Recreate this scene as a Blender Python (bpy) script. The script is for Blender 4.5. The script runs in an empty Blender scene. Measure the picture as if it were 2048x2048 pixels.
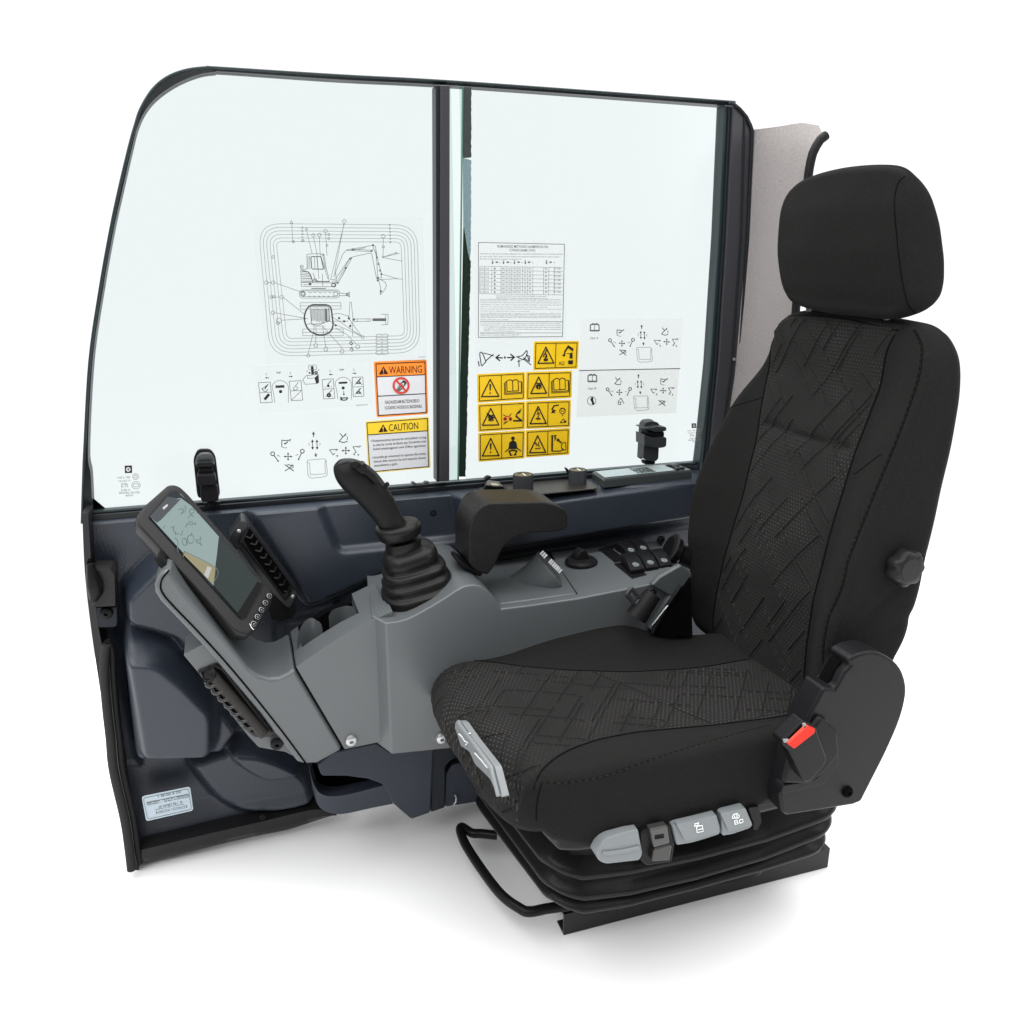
import bpy, bmesh, math, random
import numpy as np
from mathutils import Vector, Matrix
from mathutils.bvhtree import BVHTree
random.seed(7)
rng = np.random.default_rng(3)
SC = bpy.context.scene
COL = SC.collection
# ---------------------------------------------------------------- camera geometry (metres)
S_ = 2048 / 1932
FPX = 1587 * S_
CX = CY = 1024
PIT = math.radians(16.7)
AZ = math.radians(18.2)
HC = 1.09
sp, cp, sa, ca = math.sin(PIT), math.cos(PIT), math.sin(AZ), math.cos(AZ)
RT = np.array([ca, -sa, 0]); FW = np.array([sa * cp, ca * cp, -sp]); UP = np.array([sa * sp, ca * sp, cp])
OC = np.array([0, 0, HC])
# survey crops of the reference: origin and scale of each
CR = dict(A=(140, 100, .41408), B=(840, 100, .46584), C=(140, 840, .36232), D=(640, 840, .41408), E=(1300, 300, .36232),
          F=(1250, 900, .36232), G=(840, 1200, .46584), H=(140, 1200, .41408), I=(500, 420, .19669), J=(500, 680, .19669),
          K=(920, 460, .24845), L=(1060, 820, .18634), M=(240, 920, .20704), N=(160, 1080, .22779), O=(880, 940, .27950),
          Q=(1080, 1560, .31056), d=(0, 0, S_), s=(0, 0, 1))

def px(k, p):
    o = CR[k]
    return (o[0] + p[0] * o[2], o[1] + p[1] * o[2])

def ray(p):
    return RT * (p[0] - CX) / FPX - UP * (p[1] - CY) / FPX + FW

def U(p, k='s', x=None, y=None, z=None):
    """point of the world seen at survey point p, on the plane x=, y= or z="""
    d = ray(px(k, p))
    if x is not None: t = (x - OC[0]) / d[0]
    elif y is not None: t = (y - OC[1]) / d[1]
    else: t = (z - OC[2]) / d[2]
    return OC + t * d

def UL(p, k, P0, n):
    d = ray(px(k, p)); n = np.array(n)
    return OC + d * (((np.array(P0) - OC) @ n) / (d @ n))

def PL(pts, k, **kw):
    return [U(p, k, **kw) for p in pts]

def rp(pts, r, n=5):
    """round the corners of a closed 2-D outline"""
    out = []; m = len(pts)
    for i in range(m):
        p = np.array(pts[i][:2], float); a = np.array(pts[i - 1][:2], float); b = np.array(pts[(i + 1) % m][:2], float)
        ri = pts[i][2] if len(pts[i]) > 2 else r
        u = a - p; v = b - p; lu = np.linalg.norm(u); lv = np.linalg.norm(v)
        q = min(ri, lu * .48, lv * .48)
        if q < .01 * max(r, 1e-6) or q <= 0:
            out.append(tuple(p)); continue
        A_ = p + u / lu * q; B_ = p + v / lv * q
        for j in range(n + 1):
            t = j / n
            out.append(tuple((1 - t) ** 2 * A_ + 2 * t * (1 - t) * p + t * t * B_))
    return out

def catmull(pts, n=8, closed=False):
    P = [np.array(p, float) for p in pts]; m = len(P); out = []
    rngi = range(m) if closed else range(m - 1)
    for i in rngi:
        if closed: p0, p1, p2, p3 = P[i - 1], P[i], P[(i + 1) % m], P[(i + 2) % m]
        else: p0, p1, p2, p3 = P[max(i - 1, 0)], P[i], P[i + 1], P[min(i + 2, m - 1)]
        for j in range(n):
            t = j / n
            out.append(.5 * ((2 * p1) + (-p0 + p2) * t + (2 * p0 - 5 * p1 + 4 * p2 - p3) * t * t + (-p0 + 3 * p1 - 3 * p2 + p3) * t ** 3))
    if not closed: out.append(P[-1])
    return out

def smt(xs, ys, w=.07):
    """smoothed lookup table"""
    X = np.linspace(xs[0], xs[-1], 400); Y = np.interp(X, xs, ys); k = max(3, int(400 * w)); ker = np.hanning(k + 2)[1:-1]; ker /= ker.sum()
    Yp = np.r_[2 * Y[0] - Y[k:0:-1], Y, 2 * Y[-1] - Y[-2:-k - 2:-1]]
    return X, np.convolve(Yp, ker, 'same')[k:-k]

# ---------------------------------------------------------------- objects
LOC = {}

def empty(name, loc, label, cat, group=None):
    o = bpy.data.objects.new(name, None); COL.objects.link(o)
    o.empty_display_size = .05
    o.location = loc; LOC[o] = Vector(loc)
    o['label'] = label; o['category'] = cat
    if group: o['group'] = group
    return o

def mk(name, verts, faces, mat, parent=None, smooth=True, mats=None, mi=None, wn=False, sharp=None):
    V = np.array(verts, float).reshape(-1, 3)
    lo, hi = V.min(0), V.max(0)
    c = Vector(((lo[0] + hi[0]) / 2, (lo[1] + hi[1]) / 2, lo[2] if parent is None else (lo[2] + hi[2]) / 2))
    me = bpy.data.meshes.new(name)
    me.from_pydata([tuple(v) for v in (V - np.array(c))], [], [tuple(int(i) for i in f) for f in faces])
    for m in (mats or [mat]): me.materials.append(m)
    if mi is not None:
        for p_, i_ in zip(me.polygons, mi): p_.material_index = i_
    if smooth:
        me.polygons.foreach_set('use_smooth', [True] * len(me.polygons))
        if sharp: me.set_sharp_from_angle(angle=math.radians(sharp))
    me.update()
    o = bpy.data.objects.new(name, me); COL.objects.link(o)
    if parent is not None:
        o.parent = parent; o.location = c - LOC[parent]
    else:
        o.location = c
    LOC[o] = c
    if wn:
        w = o.modifiers.new('wn', 'WEIGHTED_NORMAL'); w.keep_sharp = True
    return o

def tag(o, label=None, cat=None, group=None, kind=None):
    if label: o['label'] = label
    if cat: o['category'] = cat
    if group: o['group'] = group
    if kind: o['kind'] = kind
    return o

def bm_out(name, bm, mat, parent, bevel=0, seg=3, ang=28, wn=True, sharp=50):
    if bevel > 0:
        bm.normal_update()
        ed = [e for e in bm.edges if len(e.link_faces) == 2 and e.calc_face_angle(0) > math.radians(ang)]
        bmesh.ops.bevel(bm, geom=ed, offset=bevel, segments=seg, profile=.5, affect='EDGES', clamp_overlap=True)
    bmesh.ops.recalc_face_normals(bm, faces=bm.faces)
    bm.verts.index_update()
    V = [tuple(v.co) for v in bm.verts]; Fc = [[v.index for v in f.verts] for f in bm.faces]
    bm.free()
    return mk(name, V, Fc, mat, parent, wn=wn, sharp=sharp)

def prism_bm(bm, front, back):
    a = [bm.verts.new(tuple(p)) for p in front]; b = [bm.verts.new(tuple(p)) for p in back]
    n = len(a)
    bm.faces.new(a); bm.faces.new(b[::-1])
    for i in range(n): bm.faces.new((a[i], b[i], b[(i + 1) % n], a[(i + 1) % n]))

def prism(name, front, vec, mat, parent=None, bevel=.003, seg=3, back=None, ang=28, sharp=50):
    """closed outline pushed along vec (or lofted to the outline back)"""
    bm = bmesh.new()
    bk = back if back is not None else [np.array(p) + np.array(vec) for p in front]
    prism_bm(bm, front, bk)
    return bm_out(name, bm, mat, parent, bevel, seg, ang, sharp=sharp)

def prisms(name, lst, mat, parent=None, bevel=.003, seg=2):
    bm = bmesh.new()
    for front, vec in lst:
        prism_bm(bm, front, [np.array(p) + np.array(vec) for p in front])
    return bm_out(name, bm, mat, parent, bevel, seg)

def tube_vf(path, r, n=10, cap=True, ell=None):
    P = [np.array(p, float) for p in path]; V = []; Fc = []
    m = len(P); R_ = r if hasattr(r, '__len__') else [r] * m
    T = [(P[min(i + 1, m - 1)] - P[max(i - 1, 0)]) for i in range(m)]
    T = [t / (np.linalg.norm(t) + 1e-12) for t in T]
    ref = np.array([0, 1., 0]) if abs(T[0][1]) < .8 else np.array([1., 0, 0])
    nn = ref - T[0] * (ref @ T[0]); nn /= np.linalg.norm(nn)
    for i in range(m):
        nn = nn - T[i] * (nn @ T[i]); nn /= np.linalg.norm(nn); bb = np.cross(T[i], nn)
        e = ell if ell else 1
        for j in range(n):
            a = 2 * math.pi * j / n
            V.append(P[i] + R_[i] * (math.cos(a) * nn + e * math.sin(a) * bb))
    for i in range(m - 1):
        for j in range(n):
            Fc.append((i * n + j, i * n + (j + 1) % n, (i + 1) * n + (j + 1) % n, (i + 1) * n + j))
    if cap:
        Fc.append(tuple(range(n))[::-1]); Fc.append(tuple((m - 1) * n + j for j in range(n)))
    return V, Fc

def tube(name, path, r, mat, parent=None, n=10, ell=None):
    V, Fc = tube_vf(path, r, n, True, ell)
    return mk(name, V, Fc, mat, parent, sharp=50)

def multi(name, vfs, mat, parent=None, sharp=50, smooth=True, mats=None, mi=None):
    V = []; Fc = []
    for v, f in vfs:
        o = len(V); V += list(v); Fc += [tuple(i + o for i in q) for q in f]
    return mk(name, V, Fc, mat, parent, sharp=sharp, smooth=smooth, mats=mats, mi=mi)

def loft_vf(loops, cap=True):
    V = []; Fc = []; n = len(loops[0])
    for L in loops: V += [np.array(p) for p in L]
    for i in range(len(loops) - 1):
        for j in range(n):
            Fc.append((i * n + j, i * n + (j + 1) % n, (i + 1) * n + (j + 1) % n, (i + 1) * n + j))
    if cap:
        Fc.append(tuple(range(n))[::-1]); Fc.append(tuple((len(loops) - 1) * n + j for j in range(n)))
    return V, Fc

def loft(name, loops, mat, parent=None, cap=True, sharp=45):
    V, Fc = loft_vf(loops, cap)
    bm = bmesh.new(); vs = [bm.verts.new(tuple(v)) for v in V]
    for f in Fc: bm.faces.new([vs[i] for i in f])
    return bm_out(name, bm, mat, parent, 0, wn=False, sharp=sharp)

def circ(c, ax, r, n=32, r2=None, ph=0):
    ax = np.array(ax, float); ax /= np.linalg.norm(ax)
    ref = np.array([0, 0, 1.]) if abs(ax[2]) < .9 else np.array([1., 0, 0])
    u = np.cross(ref, ax); u /= np.linalg.norm(u); v = np.cross(ax, u)
    return [np.array(c) + r * math.cos(2 * math.pi * i / n + ph) * u + (r2 or r) * math.sin(2 * math.pi * i / n + ph) * v for i in range(n)]

def lathe_vf(c, ax, prof, n=28):
    """prof: list of (radius, offset along ax)"""
    ax = np.array(ax, float); ax /= np.linalg.norm(ax)
    return loft_vf([circ(np.array(c) + ax * o, ax, max(r, 1e-4), n) for r, o in prof])

def lathe(name, c, ax, prof, mat, parent=None, n=28, sharp=35):
    V, Fc = lathe_vf(c, ax, prof, n)
    bm = bmesh.new(); vs = [bm.verts.new(tuple(v)) for v in V]
    for f in Fc: bm.faces.new([vs[i] for i in f])
    return bm_out(name, bm, mat, parent, 0, wn=False, sharp=sharp)

def screw(c, ax, r, mat, parent, name='screw'):
    return lathe(name, c, ax, [(r, -.002), (r, .001), (r * .85, r * .42), (r * .45, r * .6), (r * .34, r * .6), (r * .3, r * .15), (0, r * .15)], mat, parent, 20)

# ---------------------------------------------------------------- materials
def mat(name, col, rough=.5, spec=.3, metal=0, bump=None, mottled=None, emit=None):
    m = bpy.data.materials.new(name); m.use_nodes = True
    nt = m.node_tree; b = nt.nodes['Principled BSDF']
    b.inputs['Base Color'].default_value = (*col, 1)
    b.inputs['Roughness'].default_value = rough
    b.inputs['Specular IOR Level'].default_value = spec
    b.inputs['Metallic'].default_value = metal
    tc = nt.nodes.new('ShaderNodeTexCoord')
    if bump:
        sc_, st, kind = bump
        if kind == 'leather':
            t = nt.nodes.new('ShaderNodeTexVoronoi'); t.feature = 'SMOOTH_F1'; t.inputs['Scale'].default_value = sc_; out = t.outputs['Distance']
        else:
            t = nt.nodes.new('ShaderNodeTexNoise'); t.inputs['Scale'].default_value = sc_; t.inputs['Detail'].default_value = 3; out = t.outputs['Fac']
        nt.links.new(tc.outputs['Object'], t.inputs['Vector'])
        bp = nt.nodes.new('ShaderNodeBump'); bp.inputs['Strength'].default_value = st; bp.inputs['Distance'].default_value = .001
        nt.links.new(out, bp.inputs['Height']); nt.links.new(bp.outputs['Normal'], b.inputs['Normal'])
    if mottled:
        sc_, amt = mottled
        t = nt.nodes.new('ShaderNodeTexNoise'); t.inputs['Scale'].default_value = sc_; t.inputs['Detail'].default_value = 5; t.inputs['Roughness'].default_value = .65
        nt.links.new(tc.outputs['Object'], t.inputs['Vector'])
        mx = nt.nodes.new('ShaderNodeMix'); mx.data_type = 'RGBA'
        mx.inputs['A'].default_value = (*[c * (1 - amt) for c in col], 1); mx.inputs['B'].default_value = (*[min(1, c * (1 + amt)) for c in col], 1)
        nt.links.new(t.outputs['Fac'], mx.inputs['Factor']); nt.links.new(mx.outputs['Result'], b.inputs['Base Color'])
        rr = nt.nodes.new('ShaderNodeMapRange'); rr.inputs['To Min'].default_value = max(0, rough - .08); rr.inputs['To Max'].default_value = min(1, rough + .08)
        nt.links.new(t.outputs['Fac'], rr.inputs['Value']); nt.links.new(rr.outputs['Result'], b.inputs['Roughness'])
    if emit:
        b.inputs['Emission Color'].default_value = (*emit[0], 1); b.inputs['Emission Strength'].default_value = emit[1]
    return m

def M_(nt, op, a, b=None, c=None):
    n = nt.nodes.new('ShaderNodeMath'); n.operation = op
    for i, v in enumerate((a, b, c)):
        if v is None: continue
        if isinstance(v, (int, float)): n.inputs[i].default_value = v
        else: nt.links.new(v, n.inputs[i])
    return n.outputs[0]

def fabric(name, col, dots=None, weave=1400, sheen=.15):
    """knitted cloth: fine rib bump, optional staggered pale pin dots; dots=(axis1, axis2, colour)"""
    m = mat(name, col, .88, .04); nt = m.node_tree; b = nt.nodes['Principled BSDF']
    b.inputs['Sheen Weight'].default_value = sheen; b.inputs['Sheen Roughness'].default_value = .5
    b.inputs['Sheen Tint'].default_value = (.6, .6, .6, 1)
    tc = nt.nodes.new('ShaderNodeTexCoord'); sx = nt.nodes.new('ShaderNodeSeparateXYZ'); nt.links.new(tc.outputs['Object'], sx.inputs[0])
    nz = nt.nodes.new('ShaderNodeTexNoise'); nz.inputs['Scale'].default_value = 900; nz.inputs['Detail'].default_value = 2
    nt.links.new(tc.outputs['Object'], nz.inputs['Vector'])
    s1 = M_(nt, 'SINE', M_(nt, 'MULTIPLY', M_(nt, 'ADD', sx.outputs[2], M_(nt, 'ADD', sx.outputs[1], sx.outputs[0])), weave))
    hgt = M_(nt, 'ADD', M_(nt, 'MULTIPLY', s1, .3), M_(nt, 'MULTIPLY', nz.outputs['Fac'], 1.2))
    bp = nt.nodes.new('ShaderNodeBump'); bp.inputs['Strength'].default_value = .5; bp.inputs['Distance'].default_value = .0006
    nt.links.new(hgt, bp.inputs['Height']); nt.links.new(bp.outputs['Normal'], b.inputs['Normal'])
    n2 = nt.nodes.new('ShaderNodeTexNoise'); n2.inputs['Scale'].default_value = 420; n2.inputs['Detail'].default_value = 4
    nt.links.new(tc.outputs['Object'], n2.inputs['Vector'])
    mx = nt.nodes.new('ShaderNodeMix'); mx.data_type = 'RGBA'
    mx.inputs['A'].default_value = (*[c * .6 for c in col], 1); mx.inputs['B'].default_value = (*[c * 1.4 for c in col], 1)
    nt.links.new(n2.outputs['Fac'], mx.inputs['Factor']); outc = mx.outputs['Result']
    if dots:
        a1, a2, dc, spc = dots
        u = M_(nt, 'MULTIPLY', sx.outputs[a1], 1 / spc); v = M_(nt, 'MULTIPLY', sx.outputs[a2], 1 / (spc * .86))
        fv = M_(nt, 'SUBTRACT', M_(nt, 'FRACT', v), .5)
        st = M_(nt, 'MULTIPLY', M_(nt, 'MODULO', M_(nt, 'ADD', M_(nt, 'FLOOR', v), 1000), 2), .5)
        fu = M_(nt, 'SUBTRACT', M_(nt, 'FRACT', M_(nt, 'ADD', u, st)), .5)
        d2 = M_(nt, 'ADD', M_(nt, 'MULTIPLY', fu, fu), M_(nt, 'MULTIPLY', M_(nt, 'MULTIPLY', fv, fv), .55))
        msk = M_(nt, 'LESS_THAN', d2, .030)
        n3 = nt.nodes.new('ShaderNodeTexNoise'); n3.inputs['Scale'].default_value = 9; n3.inputs['Detail'].default_value = 2
        nt.links.new(tc.outputs['Object'], n3.inputs['Vector'])
        mr = nt.nodes.new('ShaderNodeMapRange'); mr.inputs['From Min'].default_value = .38; mr.inputs['From Max'].default_value = .6
        nt.links.new(n3.outputs['Fac'], mr.inputs['Value'])
        m2 = nt.nodes.new('ShaderNodeMix'); m2.data_type = 'RGBA'; m2.inputs['B'].default_value = (*dc, 1)
        nt.links.new(M_(nt, 'MULTIPLY', msk, mr.outputs['Result']), m2.inputs['Factor']); nt.links.new(outc, m2.inputs['A']); outc = m2.outputs['Result']
    nt.links.new(outc, b.inputs['Base Color'])
    return m

def film(name, tint, gloss=.05, rough=.03, white=0, wcol=(.8, .8, .8)):
    m = bpy.data.materials.new(name); m.use_nodes = True; nt = m.node_tree
    for n in list(nt.nodes): nt.nodes.remove(n)
    o = nt.nodes.new('ShaderNodeOutputMaterial'); t = nt.nodes.new('ShaderNodeBsdfTransparent'); t.inputs[0].default_value = (*tint, 1)
    g = nt.nodes.new('ShaderNodeBsdfGlossy'); g.inputs['Roughness'].default_value = rough
    mx = nt.nodes.new('ShaderNodeMixShader'); mx.inputs[0].default_value = gloss
    nt.links.new(t.outputs[0], mx.inputs[1]); nt.links.new(g.outputs[0], mx.inputs[2]); last = mx.outputs[0]
    if white:
        d = nt.nodes.new('ShaderNodeBsdfDiffuse'); d.inputs[0].default_value = (*wcol, 1)
        m2 = nt.nodes.new('ShaderNodeMixShader'); m2.inputs[0].default_value = white
        nt.links.new(last, m2.inputs[1]); nt.links.new(d.outputs[0], m2.inputs[2]); last = m2.outputs[0]
    nt.links.new(last, o.inputs[0])
    return m

NAVY = mat('navy_plastic', (.0215, .0270, .038), .36, .42, bump=(420, .35, 'leather'), mottled=(6, .1))
NAVYD = mat('dark_navy_plastic', (.012, .016, .022), .55, .25, bump=(420, .3, 'leather'))
GREY = mat('grey_plastic', (.078, .085, .089), .34, .50, bump=(700, .15, 'noise'), mottled=(5, .05))
GREYD = mat('dark_grey_green_plastic', (.054, .062, .064), .36, .45, bump=(700, .15, 'noise'), mottled=(5, .05))
LGREY = mat('light_grey_plastic', (.30, .33, .34), .42, .4, bump=(900, .1, 'noise'))
BLACK = mat('black_plastic', (.007, .007, .0078), .34, .13, bump=(600, .2, 'noise'))
BLACKM = mat('matte_black_plastic', (.009, .009, .0098), .45, .12, bump=(500, .3, 'noise'))
RUBBER = mat('black_rubber', (.0085, .0082, .008), .34, .17, bump=(300, .12, 'noise'))
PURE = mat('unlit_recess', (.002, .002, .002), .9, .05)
LEATH = mat('black_grained_skin', (.0085, .0082, .008), .40, .17, bump=(480, .8, 'leather'))
FRAME = mat('window_frame_black', (.008, .010, .012), .34, .28)
FRAMEG = mat('window_frame_green_black', (.010, .020, .022), .3, .4)
PILLAR = mat('pillar_grey', (.033, .033, .038), .4, .3)
FABG = fabric('grey_lining_cloth', (.25, .232, .228), sheen=.02)
BRUSH = mat('brush_seal_green_black', (.012, .022, .016), .95, .05, bump=(300, .8, 'noise'), mottled=(260, .7))
STEEL = mat('steel', (.42, .43, .44), .32, .5, metal=.8)
DSTEEL = mat('dark_steel', (.05, .05, .05), .35, .5, metal=.4)
WHITEP = mat('white_print', (.75, .76, .76), .6, .2)
RED = mat('red_plastic', (.60, .022, .010), .4, .15)
GLASS = film('tinted_glass', (.884, .913, .915), .012, .2)
SEATF = fabric('black_seat_cloth', (.0118, .0114, .0112), sheen=.025)
SEATP = fabric('charcoal_quilted_cloth_back', (.0158, .0152, .0149), sheen=.025, dots=(1, 2, (.044, .043, .042), .0066))
SEATQ = fabric('charcoal_quilted_cloth_cushion', (.0158, .0152, .0149), sheen=.025, dots=(0, 1, (.046, .045, .044), .0070))
THREAD = mat('black_thread', (.004, .004, .004), .9, .05)
THREADL = mat('grey_thread', (.035, .034, .033), .9, .05)
# ================================================================ CAB SIDE WALL
YG = 1.53
wall = empty('cab_side_wall', (.35, 1.5, 0), 'dark navy cab side wall with a tall two-pane window, standing behind the seat and console', 'cab wall')
# ---- window frame: one thin rim traced outside and inside
out = [('A', p) for p in [(1930, 165), (1300, 130), (720, 94), (660, 92), (560, 105), (470, 140), (400, 200), (345, 290), (318, 370), (290, 470), (240, 680), (200, 870), (150, 1150), (100, 1500), (75, 1930)]]
out += [('C', p) for p in [(80, 300), (72, 560)]]
inn = [('A', p) for p in [(1930, 181), (1300, 147), (760, 110), (700, 111), (620, 124), (520, 165), (430, 225), (370, 290), (330, 370), (303, 470), (255, 680), (213, 870), (163, 1150), (112, 1500), (90, 1930)]]
inn += [('C', p) for p in [(118, 300), (128, 515), (128, 560)]]
oW = [U(p, k, y=YG) for k, p in out]; iW = [U(p, k, y=YG) for k, p in inn]
orr = U((1338, 228), 'B', y=YG); irr = U((1334, 243), 'B', y=YG)
oW = [orr] + oW; iW = [irr] + iW
n = 6
oS = catmull(oW, n); iS = catmull(iW, n)
V = []; Fc = []
for a, b in zip(oS, iS):
    V += [a + [0, -.012, 0], b + [0, -.008, 0], b + [0, .02, 0], a + [0, .02, 0]]
for i in range(len(oS) - 1):
    for j in range(4): Fc.append((i * 4 + j, i * 4 + (j + 1) % 4, i * 4 + 4 + (j + 1) % 4, i * 4 + 4 + j))
Fc += [(0, 1, 2, 3), tuple(len(V) - 4 + i for i in (3, 2, 1, 0))]
mk('window_frame', V, Fc, FRAME, wall, sharp=30)
tube('rim_bead', [p + [0, -.012, 0] for p in oS], .0022, FRAMEG, wall, n=8)
# bottom rail
prism('window_sill_rail', PL([(119, 515), (600, 467), (1105, 421), (1550, 380), (1930, 344)], 'C', y=YG) + [U((560, 268), 'D', y=YG), U((1150, 208), 'D', y=YG), U((1800, 150), 'D', y=YG), U((1800, 190), 'D', y=YG)] + PL([(1930, 395), (1500, 430), (800, 503), (370, 552), (112, 580)], 'C', y=YG) if False else
      [np.array([-.262, 1.516, .676]), np.array([.955, 1.516, .676]), np.array([.955, 1.516, .655]), np.array([-.266, 1.516, .655])], (0, .03, 0), FRAME, wall, .002)
prism('glazing_channel', [np.array([-.256, 1.522, .681]), np.array([.93, 1.522, .681]), np.array([.93, 1.522, .6765]), np.array([-.258, 1.522, .6765])], (0, .016, 0), FRAMEG, wall, .001)
# panes
fg = [p for p in iS if p[0] < .45][::-1]
zt = 1.375
front = [p * [1, 0, 1] + [0, YG + .004, 0] for p in iS] 
fr_out = [p for p in front if p[0] < .394 and p[2] > .684]
xm = .395
pz = [np.array([xm, YG + .004, .679])] + [np.array([xm, YG + .004, fr_out[0][2]])] + fr_out + [np.array([fr_out[-1][0], YG + .004, .679])]
prism('front_glass', pz, (0, .004, 0), GLASS, wall, 0)
prism('rear_glass', [np.array([.408, YG - .006, .679]), np.array([.915, YG - .006, .679]), np.array([.925, YG - .006, 1.366]), np.array([.408, YG - .006, 1.372])], (0, .004, 0), GLASS, wall, 0)
# centre posts
def strip(name, k, L, R_, y, th, m, par=wall, bev=.002):
    """vertical bar from left-edge pts (top, bottom) and right-edge pts"""
    return prism(name, PL(L, k, y=y) + PL(R_[::-1], k, y=y), (0, th, 0), m, par, bev)
strip('center_post', 'B', [(88, 150), (84, 1853)], [(129, 150), (127, 1851)], 1.505, .03, PILLAR)
strip('center_post_seal', 'B', [(68, 150), (72, 1855)], [(90, 150), (86, 1853)], 1.508, .03, FRAME)
GL2 = film('pale_overlap_glass', (.90, .95, .94), .02)
strip('glass_edge', 'B', [(129, 152), (127, 1851)], [(183, 157), (166, 1849)], 1.518, .004, GL2, bev=0)
strip('glass_edge_line', 'B', [(182, 157), (162, 1849)], [(187, 158), (168, 1849)], 1.514, .004, mat('green_glass_edge', (.06, .15, .12), .2, .5), bev=0)
# brush seal with a ragged right edge
L = [(186, 160), (186, 600), (186, 900), (178, 1200), (172, 1500), (168, 1832)]
rag = []
for i in range(140):
    t = i / 139; yy = 160 + t * 1672
    rag.append((np.interp(yy, [160, 700, 900, 1250, 1832], [221, 219, 218, 210, 196]) + rng.uniform(-1.6, 1.6), yy))
top = [q for q in rag if q[1] < 468]; mid = [q for q in rag if 462 <= q[1] <= 900]; low = [q for q in rag if q[1] > 890]
def seal(name, Lp, Rp, m):
    prism(name, PL(Lp + Rp[::-1], 'B', y=1.516), (0, .005, 0), m, wall, 0)
seal('seal_cap', [(187, 160), (187, 463)], top, mat('seal_cap_grey', (.03, .037, .036), .6, .2, mottled=(40, .4)))
seal('seal_clear_web', [(187, 464), (189, 760), (206, 870), (214, 900)], [q for q in mid if q[1] < 880], film('seal_web', (.50, .60, .62), .03, white=.12, wcol=(.3, .36, .37)))
seal('brush_seal', [(189, 762), (186, 900), (180, 1200), (174, 1500), (170, 1832)], [(206, 871), (214, 901)] + [q for q in low if q[1] > 905], BRUSH)
# right frame and pillar
strip('rear_frame', 'B', [(1309, 234), (1283, 800), (1247, 1350), (1210, 1700), (1190, 1860)], [(1327, 238), (1302, 800), (1266, 1350), (1230, 1700), (1212, 1860)], 1.512, .03, FRAMEG)
strip('rear_frame_channel', 'B', [(1328, 238), (1303, 800), (1267, 1350), (1231, 1700), (1213, 1860)], [(1346, 243), (1318, 800), (1283, 1350), (1247, 1700), (1230, 1860)], 1.506, .03, FRAME)
pl = [(1346, 240), (1319, 800), (1284, 1350), (1230, 1860)]; pr_ = [(1300, 1860), (1366, 1390), (1405, 800), (1424, 345), (1418, 325), (1400, 288), (1374, 256), (1350, 236)]
prism('rear_pillar', PL(pl, 'B', y=1.50) + PL(pr_, 'B', y=1.50), (0, .045, 0), PILLAR, wall, .004)
tube('pillar_groove', [p + np.array([0, -.0012, 0]) for p in PL([(1392, 290), (1376, 800), (1335, 1390), (1290, 1700)], 'B', y=1.50)], .0022, FRAME, wall, 8)
tube('pillar_edge_bead', PL([(1330, 224), (1350, 234), (1374, 254), (1402, 287), (1420, 325), (1427, 345), (1407, 800), (1368, 1390)], 'B', y=1.497), .0032, FRAME, wall, 8)
screw(U((465, 1155), 'E', y=1.495), (0, -1, 0), .003, STEEL, wall)
# cloth-lined corner trim, turning toward the viewer
tl = [(1427, 342), (1404, 800), (1352, 1390), (1300, 1750)]
tr = [(1732, 366), (1700, 392), (1672, 450), (1658, 520), (1650, 600), (1625, 850), (1604, 1100), (1590, 1300), (1570, 1750)]
tt = [(1427, 342), (1480, 336), (1540, 328), (1600, 318), (1640, 312), (1690, 320), (1712, 324), (1732, 366)]
nr = 44; nc = 30
def along(pts, t):
    P = np.array(pts, float); d = np.r_[0, np.cumsum(np.linalg.norm(np.diff(P, axis=0), axis=1))]; d /= d[-1]
    return np.array([np.interp(t, d, P[:, 0]), np.interp(t, d, P[:, 1])])
V = []; Fc = []
for layer in (0, 1):
    for i in range(nr):
        t = (i / (nr - 1))
        lp = along(tl, t); rr_ = along(tr, t)
        for j in range(nc):
            s = j / (nc - 1)
            p = lp * (1 - s) + rr_ * s
            if t < .25:
                tp = along(tt, s); base = np.array(tl[0]) * (1 - s) + np.array(tr[0]) * s
                p = p + (tp - base) * (1 - t / .25) ** 1
            yy = 1.50 - .16 * s ** 1.3 - .012 * math.sin(math.pi * s) + .008 * layer
            V.append(U(p, 'B', y=yy))
for layer in (0, 1):
    o = layer * nr * nc
    for i in range(nr - 1):
        for j in range(nc - 1):
            q = (o + i * nc + j, o + i * nc + j + 1, o + (i + 1) * nc + j + 1, o + (i + 1) * nc + j)
            Fc.append(q[::-1] if layer == 0 else q)
mk('pillar_lining', V, Fc, FABG, wall)
edge = [V[i * nc + nc - 1] for i in range(nr)]
tube('lining_edge_seal', [p + np.array([.004, -.002, 0]) for p in edge], .008, BLACKM, wall, 10)
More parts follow.
